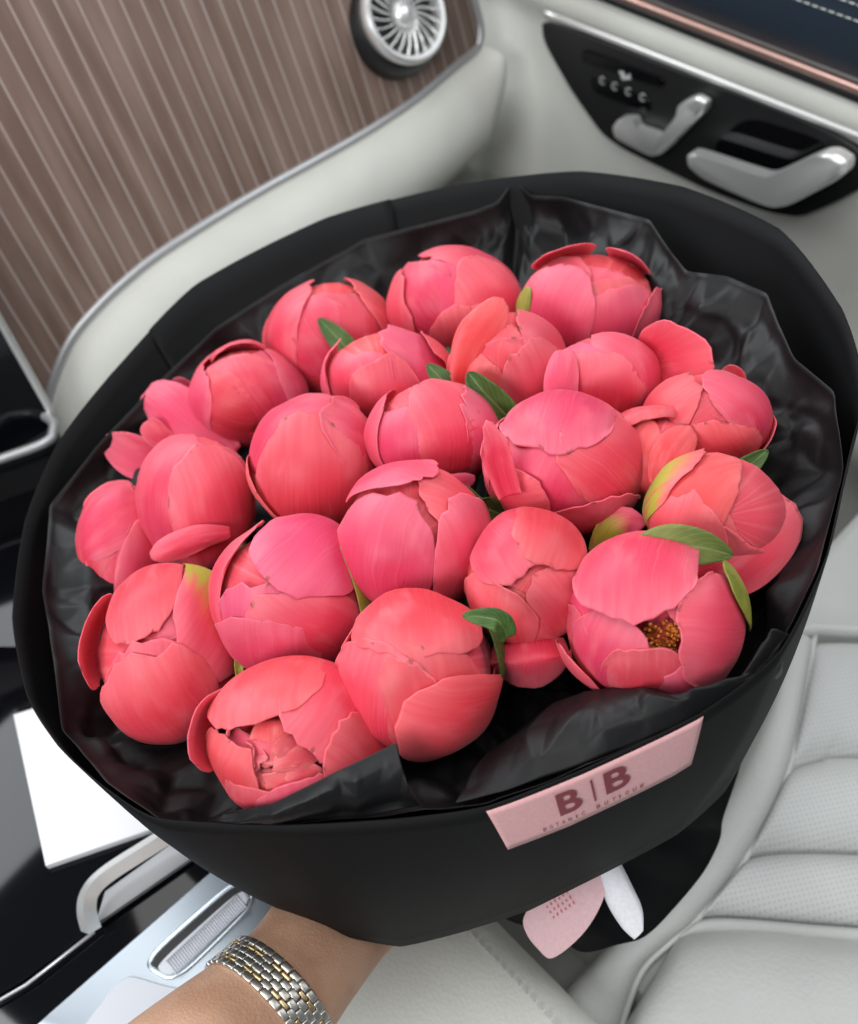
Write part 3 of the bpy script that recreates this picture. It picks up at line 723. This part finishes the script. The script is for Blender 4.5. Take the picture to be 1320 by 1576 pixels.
class Flower:
    def __init__(f, cx, cy, rx, ry, label, depth=0.0):
        f.px = (cx, cy); c = dome((cx, cy)); c = c + nrm(c - CAM) * depth
        f.c = c; dist = -((c - CAM)[0] * AR[2] + (c - CAM)[1] * AF[2] + (c - CAM)[2] * AU[2])
        k = dist / FPX; f.k = k
        f.Z = nrm(CAM - c); f.X = nrm(V3(AR[0], AF[0], AU[0]) - f.Z * (V3(AR[0], AF[0], AU[0]) @ f.Z)); f.Y = np.cross(f.Z, f.X)
        f.rx, f.ry = rx * k * 1.02, ry * k * 1.02; f.rz = (f.rx + f.ry) / 2; f.sx, f.sy = rx, ry
        f.S = nrm(GRIP + UP * .10 - c); f.seed = int(cx * 7 + cy * 13)
        f.layer = 0; f.R = f.rz; f.tone = random.uniform(-.007, .004)
        f.o = thing('peony', label, 'flower', c + f.S * f.rz * .95, 'coral peonies in the bouquet')
    def W(f, d, r_):                                   # local direction and relative radius -> world
        b = .062 * fbm(np.array(d) * 1.0 + f.seed * .37, 1.2) + .018 * fbm(np.array(d) + f.seed, 3.1)
        q = np.array(d) * (r_ + b); return f.c + f.X * q[0] * f.rx + f.Y * q[1] * f.ry + f.Z * q[2] * f.rz
    def L(f, wdir):                                    # world direction -> local
        return nrm([wdir @ f.X / 1, wdir @ f.Y, wdir @ f.Z])
    def ball(f, r_=.93):
        nu, nv_ = 26, 18; V = []
        for i in range(nu):
            for j in range(nv_):
                a = 2 * math.pi * i / nu; b = math.pi * j / (nv_ - 1)
                d = V3(math.sin(b) * math.cos(a), math.sin(b) * math.sin(a), math.cos(b))
                V.append(f.W(d, r_ - .02 * abs(math.sin(3 * a + f.seed)) * math.sin(b)))
        uv = [((j / (nv_ - 1)), math.sin(i * 2.1)) for i in range(nu) for j in range(nv_)]
        mesh('inner_petals', V, gridfaces(nu, nv_, True), M_PETI, f.o, uv=uv)
    def patch(f, bd, td, w, layer, lift=0., sharp=0., curl=0., name='petal', mt=None, green=0., roll=0., base=.45, nu=22, nvv=21, dent=0., th=.0005, r0=None, wav=1.7):
        bd, td = nrm(bd), nrm(td); k = nrm(np.cross(bd, td)); Ltot = math.acos(max(-1, min(1, bd @ td)))
        sd = random.random() * 100; V, uv = [], []
        rr = (1.0 if r0 is None else r0) + .0185 * layer
        skew = random.uniform(-.18, .18); bul = random.uniform(.018, .026) if name == 'petal' else 0.
        cr_v, cr_a = random.uniform(-.5, .5), random.choice((0, 0, .006, .010)); erol = random.choice((0, 0, 0, .03, .05)) if name == 'petal' and not roll else 0.
        T = tip_outline(nvv, sharp, sd, wav)
        for i in range(nu):
            u = 1 - (1 - i / (nu - 1)) ** 1.3
            for j in range(nvv):
                v = math.sin(math.pi / 2 * (2 * j / (nvv - 1) - 1)); uu = u * T[j]
                c_ = math.cos(Ltot * uu); s_ = math.sin(Ltot * uu)
                du = bd * c_ + np.cross(k, bd) * s_
                pr = base + (1 - base) * math.sin(math.pi / 2 * min(1, uu / .55))
                a = (v + skew * (1 - v * v) * u) * w * pr
                d = du * math.cos(a) + k * math.sin(a)
                r_ = rr + lift * uu ** 2 * (1 - .25 * v * v) + curl * (abs(v) ** 3) * u + roll * max(0, (u - .72) / .28) ** 2
                r_ -= .020 * (1 - min(1, u * 4)); r_ -= dent * math.exp(-((uu - .72) / .16) ** 2 - (v / .45) ** 2)
                ed = max(u ** 8, abs(v) ** 8)
                r_ += .005 * fbm(np.array([uu * 2.6, v * 1.7, sd])) + wav * .012 * ed * fbm(np.array([uu * 4, v * 3, sd + 5])) - .010 * ed
                r_ += bul * (1 - v * v) * math.sin(math.pi * min(1, .08 + uu * .92)) - cr_a * math.exp(-((v - cr_v - .1 * math.sin(3 * uu)) / .05) ** 2) * math.sin(math.pi * min(1, uu)) + erol * max(0, (u - .86) / .14) ** 2 * (1 + .5 * fbm(np.array([v * 3, sd, 1])))
                V.append(f.W(d, r_)); uv.append((u, v))
        o = mesh(name, V, gridfaces(nu, nvv), mt or M_PET, f.o, uv=uv, solid=th)
        if green: o['green'] = float(green)
        o['tone'] = f.tone
        return o
    def n(f, p): return ang_dir((p[0] - f.px[0]) / f.sx, (f.px[1] - p[1]) / f.sy)
    def petal(f, b, t, w, lift=0., **kw):              # base and tip given as photograph pixels on this bud
        f.layer += 1
        if lift <= .03: lift *= .35
        return f.patch(f.n(b), f.n(t), w / ((f.sx + f.sy) / 2), f.layer if 'layer' not in kw else kw.pop('layer'), lift, **kw)
    def guards(f, n_=6, reach=1.85):
        s = f.L(f.S); a = nrm(np.cross(s, [.3, .2, .9])); b = np.cross(s, a); ph = random.random() * 6
        for i in range(n_):
            q = ph + 2 * math.pi * i / n_ + random.uniform(-.15, .15); e = a * math.cos(q) + b * math.sin(q)
            rc = reach + random.uniform(-.2, .2)
            f.patch(s * math.cos(.15) + e * math.sin(.15), s * math.cos(rc) + e * math.sin(rc), .95, -1.0 + .5 * i, r0=.975, nu=14, nvv=13, base=.8)
    def finish(f):
        s = f.L(f.S)
        p0 = f.c + f.S * f.rz * .92; d = np.linalg.norm(GRIP - p0)
        tw = GRIP + (f.c - BC) * .07; tw = tw - UP * .05
        pts = spline([p0, p0 + f.S * d * .45 + BN * -.01, GRIP + (f.c - BC) * .055, tw], 14)
        tube('stem', pts, np.linspace(.0042, .0030, 14), M_STEM, f.o, 8)
    def sepal(f, b, t, w, lift=.02, mt=None, sharp=.3, name='sepal', **kw):
        f.layer += 1
        return f.patch(f.n(b), f.n(t), w / ((f.sx + f.sy) / 2), f.layer, lift, sharp=sharp, name=name, mt=mt or M_SEPAL, nu=16, nvv=11, wav=.5, **kw)
    def leaf(f, path, w, mt=None, dep=(0, 0, 0), fold=.35, twist=0.):
        """leaf along pixel path; dep lifts each path point towards the sky off this bud's depth, in metres"""
        ts = [np.linalg.norm(f.c - CAM) / np.linalg.norm(ray(f.px))] * len(path)
        P = [at(p, t_) + nrm(CAM - f.c) * d_ for p, t_, d_ in zip(path, ts, dep)]
        S_ = spline(P, 22); V, uv = [], []
        wm = w * f.k
        for i in range(22):
            u = i / 21; t_ = nrm(S_[min(i + 1, 21)] - S_[max(i - 1, 0)])
            zz = nrm(f.Z - t_ * (f.Z @ t_)); sd_ = np.cross(zz, t_); q = twist * u
            sd2 = sd_ * math.cos(q) + zz * math.sin(q); z2 = np.cross(t_, sd2)
            pr = (math.sin(math.pi * min(1, .12 + u * .88)) ** .75) * (1 - .2 * u)
            for j in range(11):
                v = 2 * j / 10 - 1
                V.append(S_[i] + sd2 * wm * pr * v + z2 * wm * fold * pr * (abs(v) ** 1.5) + z2 * .0007 * fbm(np.array([u * 9, v * 3, w])))
                uv.append((u, v))
        return mesh('leaf', V, gridfaces(22, 11), mt or M_LEAF, f.o, uv=uv, solid=.0005)
def _loose(f, path, w, dep, cup=-.35, sharp=0., base=.45, green=0., wav=1.2, bend=0., roll=0.):
    """a petal standing free of the bud: path of pixels at this bud's distance, dep = metres towards the camera"""
    t0 = np.linalg.norm(f.c - CAM) / np.linalg.norm(ray(f.px)); P = [at(p, t0) + f.Z * d_ for p, d_ in zip(path, dep)]
    nu, nvv = 24, 17; S_ = spline(P, nu); sd = random.random() * 100; T = tip_outline(nvv, sharp, sd, wav); V, uv = [], []; wm = w * f.k
    def pos(u):
        x = min(u, .9999) * (nu - 1); i = int(x); return S_[i] * (1 - x + i) + S_[i + 1] * (x - i) + (S_[-1] - S_[-2]) * max(0, u - 1) * (nu - 1)
    for i in range(nu):
        u = i / (nu - 1)
        for j in range(nvv):
            v = math.sin(math.pi / 2 * (2 * j / (nvv - 1) - 1)); uu = u * T[j]
            t_ = nrm(pos(min(1, uu + .04)) - pos(max(0, uu - .04))); zz = nrm(f.Z - t_ * (f.Z @ t_)); sd_ = np.cross(zz, t_)
            q = bend * uu; a_ = sd_ * math.cos(q) + zz * math.sin(q); n_ = np.cross(t_, a_); n_ = n_ if n_ @ zz > 0 or abs(bend) > 1.2 else -n_
            pr = base + (1 - base) * math.sin(math.pi / 2 * min(1, uu / .55))
            h = cup * pr * v * v * (.6 + .4 * uu) + roll * max(0, (u - .7) / .3) ** 2
            ed = max(u ** 6, abs(v) ** 6)
            V.append(pos(uu) + a_ * wm * pr * v + n_ * wm * h + n_ * (.0009 * fbm(np.array([uu * 3, v * 2, sd])) + wav * .0007 * ed * fbm(np.array([uu * 6, v * 4, sd + 3]))))
            uv.append((u, v))
    o = mesh('petal', V, gridfaces(nu, nvv), M_PET, f.o, uv=uv, solid=.0005)
    if green: o['green'] = float(green)
    o['tone'] = f.tone
    return o
Flower.loose = _loose
def _flare(f, p, w, lift, up=.90, lo=1.35, layer=-1, **kw):
    """an outer petal leaning away from the bud towards pixel p, so that its inner face shows"""
    d = np.array([(p[0] - f.px[0]) / f.sx, (f.px[1] - p[1]) / f.sy]); d = d / np.linalg.norm(d)
    return f.patch(ang_dir(*(d * lo)), ang_dir(*(d * up)), w / ((f.sx + f.sy) / 2), layer, lift, base=.8, wav=1.6, **kw)
Flower.flare = _flare
def _ruffles(f, p, n_, rad, seed):
    """small crumpled inner petals round an opening at pixel p"""
    r = random.Random(seed); d0 = f.n(p); a = nrm(np.cross(d0, [.2, .9, .1])); b = np.cross(d0, a)
    for i in range(n_):
        q = 2 * math.pi * (i + r.uniform(-.3, .3)) / n_; e = a * math.cos(q) + b * math.sin(q); ro = rad * r.uniform(.8, 1.5); ri = rad * r.uniform(.05, .45)
        f.patch(nrm(d0 + e * ro * 1.6), nrm(d0 + e * ri), rad * r.uniform(.45, .8), -1 + .3 * (i % 3), lift=r.uniform(-.08, .06), mt=M_PETI, nu=12, nvv=11, wav=3.2, r0=.955, base=.7, roll=r.uniform(-.08, .08))
Flower.ruffles = _ruffles
def _stamens(f, p, n_, rad, seed):
    r = random.Random(seed); d0 = f.n(p); a = nrm(np.cross(d0, [.2, .9, .1])); b = np.cross(d0, a); V, F = [], []
    for i in range(n_):
        q = r.random() * 6.283; e = a * math.cos(q) + b * math.sin(q); x = rad * math.sqrt(r.random())
        p0 = f.W(nrm(d0 + e * x * .5), .70); p1 = f.W(nrm(d0 + e * x), .80 + r.uniform(0, .12)); pts = spline([p0, p0 * .5 + p1 * .5 + e * .0005, p1], 5)
        v_, f_ = tube_geo(pts, [.0004, .0004, .0005, .0010, .0008], 5); n0 = len(V); V += v_; F += [tuple(k + n0 for k in g) for g in f_]
    o = mesh('stamens', V, F, M_STAMEN, f.o); o['kind'] = 'stuff'
Flower.stamens = _stamens
FL = {}
def fl(key, *a, ball=.945, **k): FL[key] = Flower(*a, **k); f = FL[key]; f.ball(ball); f.guards(); return f

f = fl('A', 702, 466, 96, 80, 'peony bud with a pointed front petal below the highest peak of black tissue')
f.petal((800, 520), (650, 396), 66); f.petal((745, 565), (714, 406), 62); f.petal((735, 570), (700, 470), 50); f.petal((655, 560), (632, 416), 62, sharp=.8, lift=.03)
f = fl('B', 907, 472, 102, 85, 'peony bud opening at the top with two curled petals beside the widest bare tissue')
f.petal((930, 560), (930, 432), 80, layer=-1); f.petal((930, 565), (944, 446), 66); f.petal((985, 560), (985, 456), 46); f.petal((868, 565), (882, 418), 62)
f.flare((866, 396), 44, .26, up=.84); f.flare((965, 402), 36, .24, up=.84)
f.sepal((815, 520), (832, 448), 20); f.sepal((868, 545), (838, 480), 26, .06)
f = fl('C', 511, 522, 98, 89, 'smooth two petalled peony bud with a dark leaf tip lying against it')
f.loose([(440, 580), (422, 525), (434, 476)], 18, (.0, .004, .004)); f.petal((470, 625), (478, 440), 78); f.petal((590, 620), (538, 430), 84, lift=.015)
f.leaf([(545, 548), (520, 522), (491, 492)], 17, dep=(.043, .047, .046))
f = fl('D', 594, 582, 93, 72, 'peony bud with one upright side petal, lying in front of the leaf tip')
f.petal((630, 665), (590, 510), 80); f.petal((615, 660), (582, 555), 46); f.petal((545, 668), (522, 522), 48, .03); f.flare((676, 545), 40, .16, up=.75, layer=3)
f.leaf([(705, 622), (680, 592), (652, 562)], 19, dep=(.040, .046, .044))
f = fl('E', 779, 564, 88, 86, 'pale coral peony bud with one petal tip standing up like a horn')
f.petal((850, 640), (795, 482), 80); f.petal((735, 660), (735, 540), 64); f.petal((825, 660), (806, 530), 60); f.loose([(712, 612), (728, 545), (750, 505), (774, 466)], 34, (.018, .030, .032, .030), sharp=.6)
f.leaf([(800, 660), (770, 625), (742, 595), (724, 572)], 24, dep=(.022, .034, .038, .037), fold=.8)
f = fl('F', 930, 583, 80, 69, 'peony bud with a narrow folded strip petal and one petal flung open against the tissue')
f.flare((1060, 540), 46, 1.0, up=.93, lo=1.3); f.petal((965, 660), (922, 516), 72); f.petal((925, 665), (932, 546), 66); f.loose([(868, 650), (866, 595), (872, 540)], 25, (.022, .026, .022), base=.9)
f = fl('G', 384, 612, 84, 76, 'peony bud shedding several loose flared petals towards the dashboard corner of the tissue')
f.flare((362, 520), 42, .26, roll=-.1); f.loose([(300, 725), (225, 706), (168, 674)], 32, (.004, .012, .016), cup=.5, sharp=.4); f.loose([(320, 640), (285, 610), (258, 592)], 22, (-.012, -.010, -.010), cup=.5)
f.loose([(290, 700), (250, 672), (228, 648)], 18, (.006, .014, .016), cup=.6)
f.petal((455, 660), (415, 538), 56); f.petal((318, 680), (322, 570), 48); f.petal((405, 720), (366, 540), 70, lift=.02); f.loose([(360, 700), (300, 660), (255, 622), (222, 602)], 42, (.016, .018, .012, .002), sharp=.3)
f = fl('H', 1088, 648, 91, 74, 'round peony bud with a thin wilted petal and leaf tip on its tissue side')
f.flare((1185, 690), 50, .20); f.loose([(1120, 610), (1130, 585), (1112, 566)], 20, (-.02, -.018, -.018), cup=.5)
f.petal((1170, 690), (1090, 580), 66); f.petal((1130, 740), (1068, 652), 78); f.petal((1025, 715), (1066, 584), 66)
f.leaf([(1128, 722), (1150, 710), (1176, 690)], 16, dep=(.03, .032, .03))
f = fl('L', 1003, 700, 74, 68, 'half hidden peony showing only two folded back petals between rounder buds', depth=.006)
f.petal((980, 770), (985, 640), 70); f.flare((975, 620), 58, .32, up=.62, roll=-.18, layer=2); f.loose([(1012, 745), (1030, 700), (1062, 662)], 28, (.026, .030, .020))
f = fl('I', 485, 712, 97, 102, 'large peony bud with one broad front petal and a slit at its crown')
f.petal((395, 720), (512, 618), 64, dent=.05); f.petal((590, 735), (496, 636), 66); f.petal((475, 835), (492, 652), 94, lift=.02); f.flare((395, 770), 62, .20, up=.80, lo=1.2)
f = fl('J', 666, 668, 99, 77, 'peony bud split by a deep cleft between two upright petals, in the bouquet centre')
f.petal((690, 750), (662, 592), 70); f.petal((715, 758), (708, 604), 68, dent=.02); f.petal((620, 755), (598, 598), 61, lift=.03); f.loose([(655, 742), (690, 740), (728, 734)], 13, (.026, .028, .022))
f = fl('K', 868, 712, 114, 100, 'large peony with torn curling petals and a cap petal over a darker centre')
f.petal((820, 815), (850, 660), 92); f.petal((985, 790), (870, 652), 84); f.petal((880, 585), (842, 698), 80, base=.85); f.petal((742, 765), (846, 752), 52, .05, base=.7); f.petal((900, 835), (905, 760), 74, .05, base=.95)
f.flare((752, 700), 62, .16, up=.80, layer=1, sharp=.5)
f.loose([(790, 760), (776, 715), (768, 685), (754, 652)], 21, (.030, .036, .040, .042), cup=.3, sharp=.9, base=.8, wav=2.5)
f.leaf([(790, 800), (760, 785), (735, 775), (722, 748)], 22, dep=(.0, .008, .012, .012), fold=.6)
f.loose([(915, 850), (935, 815), (960, 800), (985, 808)], 26, (.012, .022, .024, .022), green=1.2, sharp=.3, wav=3)
f = fl('M', 304, 768, 87, 101, 'peony bud with a pale rolled petal lip across its lower front')
f.petal((265, 860), (292, 670), 86); f.petal((340, 880), (296, 698), 70); f.loose([(270, 850), (240, 800), (232, 740), (250, 690)], 18, (.018, .020, .016, .012)); f.loose([(352, 816), (310, 822), (268, 838), (238, 852)], 20, (.034, .040, .040, .036), cup=-.7, base=.35)
f = fl('N', 1105, 796, 104, 97, 'peony with a green streaked guard petal and a broad leaf under it')
f.petal((1060, 890), (1110, 698), 96); f.petal((1070, 900), (1070, 760), 66); f.petal((955, 805), (1085, 712), 74, .05, green=2.1, sharp=.3); f.loose([(1040, 890), (1110, 862), (1170, 810), (1214, 766)], 64, (.012, .026, .020, .006), cup=-.4)
f.leaf([(992, 852), (1030, 838), (1080, 838), (1126, 850)], 34, mt=M_LEAF2, dep=(.034, .042, .044, .038), fold=.2)
f = fl('O', 634, 826, 112, 108, 'large tightly closed peony bud of four smooth petals, in the bouquet centre')
f.petal((745, 850), (650, 738), 68); f.petal((600, 945), (606, 766), 88); f.petal((530, 735), (664, 738), 58, base=.8); f.petal((685, 950), (702, 772), 80, lift=.01)
f = fl('P', 186, 842, 66, 98, 'peony bud with brown nicked petal edges pressed against the tissue')
f.petal((140, 900), (200, 748), 62); f.petal((130, 850), (218, 772), 54, lift=.0); f.petal((195, 950), (225, 796), 68, lift=.02)
f = fl('Q', 451, 917, 115, 114, 'large peony bud with a blemished yellow green sepal clasping its side')
f.petal((440, 1045), (420, 895), 96); f.petal((365, 1020), (408, 806), 50, .02); f.petal((570, 1000), (400, 925), 78); f.petal((430, 1050), (396, 946), 90); f.petal((535, 805), (430, 908), 80, base=.85, dent=.05)
f.sepal((538, 1035), (506, 846), 30, .03)
f = fl('R', 813, 890, 92, 99, 'peony bud whose four petals meet in a cross, with a loose petal hanging below')
f.petal((895, 990), (836, 876), 66); f.petal((785, 1000), (762, 886), 72); f.petal((755, 795), (812, 884), 68, base=.85); f.petal((855, 775), (834, 874), 62, base=.85); f.loose([(812, 975), (816, 1012), (822, 1056)], 62, (.012, .022, .008), cup=-.5, base=.85)
f = fl('S', 1003, 952, 124, 117, 'opened peony showing orange stamens in its torn centre', ball=.72)
f.petal((880, 1060), (905, 950), 48); f.petal((930, 1075), (960, 945), 66); f.petal((1000, 1085), (992, 990), 62); f.petal((1085, 1085), (1052, 1008), 76); f.petal((1145, 970), (1034, 968), 84, .03, base=.75); f.petal((1000, 825), (970, 952), 84, .03, base=.85); f.petal((925, 1090), (890, 985), 44, .08); f.petal((1040, 880), (1050, 962), 30, layer=0)
f.stamens((1018, 988), 60, .30, 4)
f.sepal((1150, 960), (1090, 888), 36, .02)
f = fl('T', 262, 1002, 110, 129, 'peony with yellow green streaks on one petal and a shaded open petal beside the tissue')
f.petal((260, 1140), (250, 985), 96); f.petal((225, 862), (222, 988), 64, .02, base=.85); f.petal((352, 855), (296, 1024), 80, .02, base=.85, green=1.5); f.petal((300, 1130), (210, 1012), 100, .03); f.flare((150, 985), 66, .30)
f.leaf([(362, 1040), (360, 1020), (358, 998)], 7, mt=M_SEPAL, dep=(.03, .034, .034))
f = fl('U', 643, 1033, 118, 117, 'large peony bud with a dented cap petal and one broad rounded petal hanging low')
f.petal((590, 1140), (602, 996), 100); f.petal((680, 1150), (640, 1000), 80); f.petal((640, 900), (640, 1016), 104, base=.9, dent=.08); f.petal((660, 1150), (640, 1085), 34, sharp=.8); f.petal((775, 1080), (618, 1092), 74, .05, base=.6, layer=6)
f.sepal((765, 1060), (725, 950), 30, .04, mt=M_LEAF)
f.leaf([(770, 985), (752, 962), (705, 955)], 18, dep=(.034, .040, .037), fold=.5)
f = fl('V', 462, 1136, 134, 113, 'peony unfolding a ruffled pale centre above the pointed tissue flap', ball=.78)
f.petal((355, 1240), (375, 1135), 62); f.petal((420, 1262), (405, 1200), 66); f.petal((500, 1258), (450, 1190), 62); f.petal((545, 1005), (480, 1154), 80, .02, base=.85); f.petal((430, 1005), (402, 1118), 82, .03, base=.85); f.petal((605, 1215), (500, 1130), 66, .03); f.flare((315, 1120), 66, .28)
f.ruffles((418, 1178), 13, .34, 5)
f.loose([(640, 1215), (640, 1170), (618, 1110)], 30, (-.02, -.012, -.006), cup=.4)
for f in FL.values(): f.finish()

# ================================================================== arm, bracelet, tags
def mat_skin():
    m_ = mat('skin', (.52, .30, .20), .48, spec=.35)
    tc = nd(m_, 'ShaderNodeTexCoord'); nz = nd(m_, 'ShaderNodeTexNoise', Scale=45.0, Detail=5.0); lk(m_, tc.outputs['Object'], nz.inputs['Vector'])
    lk(m_, mixrgb(m_, remap(m_, nz.outputs[0], .3, .7), (.47, .26, .17), (.56, .335, .225)), bsdf(m_).inputs['Base Color'])
    vo = nd(m_, 'ShaderNodeTexVoronoi', Scale=700.0); lk(m_, tc.outputs['Object'], vo.inputs['Vector'])
    bp_ = nd(m_, 'ShaderNodeBump', Strength=.3, Distance=.0005); lk(m_, vo.outputs['Distance'], bp_.inputs['Height']); lk(m_, bp_.outputs[0], bsdf(m_).inputs['Normal'])
    bsdf(m_).inputs['Subsurface Weight'].default_value = .3; bsdf(m_).inputs['Subsurface Radius'].default_value = (.006, .002, .001); bsdf(m_).inputs['Subsurface Scale'].default_value = 1
    return m_
M_SKIN = mat_skin()
A_px = [((150, 1800), .405), ((290, 1672), .425), ((372, 1592), .445), ((430, 1530), .462), ((472, 1476), .478), ((515, 1416), .498), ((565, 1352), .52)]
axis = [at(p, t) for p, t in A_px]
axis.append(GRIP + V3(-.030, -.012, .006)); 
ax = spline(axis, 40)
rw = np.interp(np.linspace(0, 1, 40), [0, .25, .42, .55, .72, .88, 1], [.042, .036, .0310, .0300, .0315, .035, .030])
rh = np.interp(np.linspace(0, 1, 40), [0, .25, .42, .55, .72, .88, 1], [.038, .031, .0255, .0235, .021, .019, .016])
def frame(i):
    t = nrm(ax[min(i + 1, 39)] - ax[max(i - 1, 0)]); a = nrm(np.cross(t, V3(.1, -.25, 1))); return t, a, np.cross(a, t)
V, F = [], []
for i in range(40):
    t, a, b = frame(i)
    for j in range(24):
        q = 2 * math.pi * j / 24; V.append(ax[i] + a * rw[i] * math.cos(q) + b * rh[i] * math.sin(q))
F = gridfaces(40, 24, False, True); F.append(tuple(range(24))[::-1]); F.append(tuple(range(39 * 24, 40 * 24)))
sax = nrm(BC - BN * .1 - GRIP); ex = nrm(axis[-2] - GRIP - sax * ((axis[-2] - GRIP) @ sax)); ey = np.cross(sax, ex)
def circ(q, r_, h): return GRIP + sax * h + (ex * math.cos(q) + ey * math.sin(q)) * r_
def add_tube(path, rads):
    n0 = len(V); v_, f_ = tube_geo(path, rads, 12); V.extend(v_); F.extend([tuple(i + n0 for i in q) for q in f_])
for k, h in enumerate((-.030, -.010, .010, .029)):
    ln = (1.0, 1.1, 1.06, .92)[3 - k] * 3.6
    pts = spline([circ(.35, .026, h * .8)] + [circ(.35 + ln * u, .031 - .002 * u, h) for u in (.25, .5, .75, 1.0)], 16)
    add_tube(pts, np.linspace(.0095, .0070, 16))
pts = spline([circ(0.2, .030, .02), circ(-.45, .036, .034), circ(-1.0, .034, .038), circ(-1.7, .031, .036)], 14); add_tube(pts, np.linspace(.0125, .0085, 14))
arm = mesh('person', V, F, M_SKIN); tag(arm, "bare forearm and hand reaching under the wrap to hold the bouquet", 'person')
fix_normals(arm)
rm = arm.modifiers.new('union', 'REMESH'); rm.mode = 'VOXEL'; rm.voxel_size = .0022; rm.use_smooth_shade = True
sm = arm.modifiers.new('soft', 'SMOOTH'); sm.factor = .5; sm.iterations = 6

# link bracelet round the wrist
M_STEEL = mat('polished steel', (.66, .63, .58), .34, metal=1); M_GOLD = mat('yellow gold', (.72, .55, .30), .34, metal=1)
wi = min(range(40), key=lambda i: abs(proj(ax[i])[0] - 418)); t_, a_, b_ = frame(wi); wc = ax[wi]
t_ = nrm(t_ + a_ * .10)
brace = thing('bracelet', 'silver and gold link watch bracelet around the wrist', 'bracelet', wc - UP * .03)
ra, rb = rw[wi] + .0016, rh[wi] + .0016
per = [np.array([math.cos(q) * ra, math.sin(q) * rb]) for q in np.linspace(0, 2 * math.pi, 721)]
cum = np.r_[0, np.cumsum([np.linalg.norm(p - q) for p, q in zip(per[1:], per)])]
NR = 34; pitch = cum[-1] / NR
def link_mesh(w_, l_, h_, mt, name):
    bm = bmesh.new(); bmesh.ops.create_cube(bm, size=1); bmesh.ops.scale(bm, vec=(w_, l_, h_), verts=bm.verts)
    bmesh.ops.bevel(bm, geom=list(bm.edges), offset=h_ * .28, segments=2, affect='EDGES', profile=.6)
    me = bpy.data.meshes.new(name); bm.to_mesh(me); bm.free(); me.materials.append(mt)
    me.polygons.foreach_set('use_smooth', [True] * len(me.polygons)); return me
LM = {'s': link_mesh(.0037, pitch * .96, .0026, M_STEEL, 'steel_link'), 'g': link_mesh(.0022, pitch * .93, .0024, M_GOLD, 'gold_link')}
cols_ = [(-.0074, 's', 0), (-.0044, 'g', .5), (-.0014, 's', 0), (.0018, 's', .5), (.0048, 'g', 0), (.0078, 's', .5)]
for r_i in range(NR):
    for off, kd, ph in cols_:
        s_ = ((r_i + ph) * pitch) % cum[-1]; k = int(np.searchsorted(cum, s_)) % 720
        p2 = per[k]; tn = nrm(per[(k + 4) % 720] - per[(k - 4) % 720]); 
        P = wc + t_ * off + a_ * p2[0] + b_ * p2[1]
        y_ = a_ * tn[0] + b_ * tn[1]; z_ = np.cross(t_, y_); z_ = z_ if z_ @ (P - wc) > 0 else -z_; x_ = np.cross(y_, z_)
        kd = 's' if kd == 'g' and (r_i + (off > 0)) % 3 == 0 else kd; o = bpy.data.objects.new(LM[kd].name, LM[kd]); link(o, brace)
        Pl = P - wloc(brace)
        o.matrix_local = Matrix(((x_[0], y_[0], z_[0], Pl[0]), (x_[1], y_[1], z_[1], Pl[1]), (x_[2], y_[2], z_[2], Pl[2]), (0, 0, 0, 1)))

# tags hanging under the wrap
M_PTAG = paper_mat('pale pink card', (.62, .40, .42), .6, 600); M_WTAG = paper_mat('white ribbon', (.72, .72, .76), .6, 600); M_RED = mat('red print', (.55, .06, .10), .6)
tn_ = nrm(CAM - at((870, 1400), .5)); tn_ = nrm(tn_ + V3(-.2, -.1, -.2))
def tg(p, h=0): return onp(p, at((870, 1400), .505) + tn_ * h, tn_)
pk = spline([tg(p) for p in ((806, 1412), (826, 1386), (880, 1352), (930, 1338), (934, 1362), (920, 1402), (892, 1442), (850, 1474), (828, 1460), (810, 1436))], 60, True)
ptag = prism('gift_tag', pk, tn_ * .0006, M_PTAG, None); tag(ptag, 'rounded pale pink card tag with red print hanging under the wrap', 'tag')
for r_i in range(3):
    for k in range(6):
        c = tg((842 + 6.2 * k + r_i * 5, 1398 - 4.4 * k + r_i * 8), .0008); u_ = nrm(tg((900, 1370)) - tg((850, 1405))); w_ = np.cross(tn_, u_)
        q = [c, c + u_ * .0007, c + u_ * .0010 + w_ * (.0012 + .0006 * (k % 3)), c + w_ * .0012]
        mesh('print_stroke', [x for x in q], [(0, 1, 2, 3)], M_RED, ptag, smooth=False, solid=.0001)
V = []
ra_ = spline([tg((918, 1330)), tg((932, 1385)), tg((955, 1425), .006), tg((976, 1446), .010)], 24); rb_ = spline([tg((952, 1322)), tg((972, 1362)), tg((988, 1398), .004), tg((990, 1432), .010)], 24)
for i in range(24):
    for j in range(7):
        v = j / 6; V.append(ra_[i] * (1 - v) + rb_[i] * v + tn_ * .004 * math.sin(math.pi * v) * (1 - i / 30))
o = mesh('ribbon_tail', V, gridfaces(24, 7), M_WTAG, None, solid=.0004); tag(o, 'short white ribbon end hanging beside the pink tag', 'ribbon')
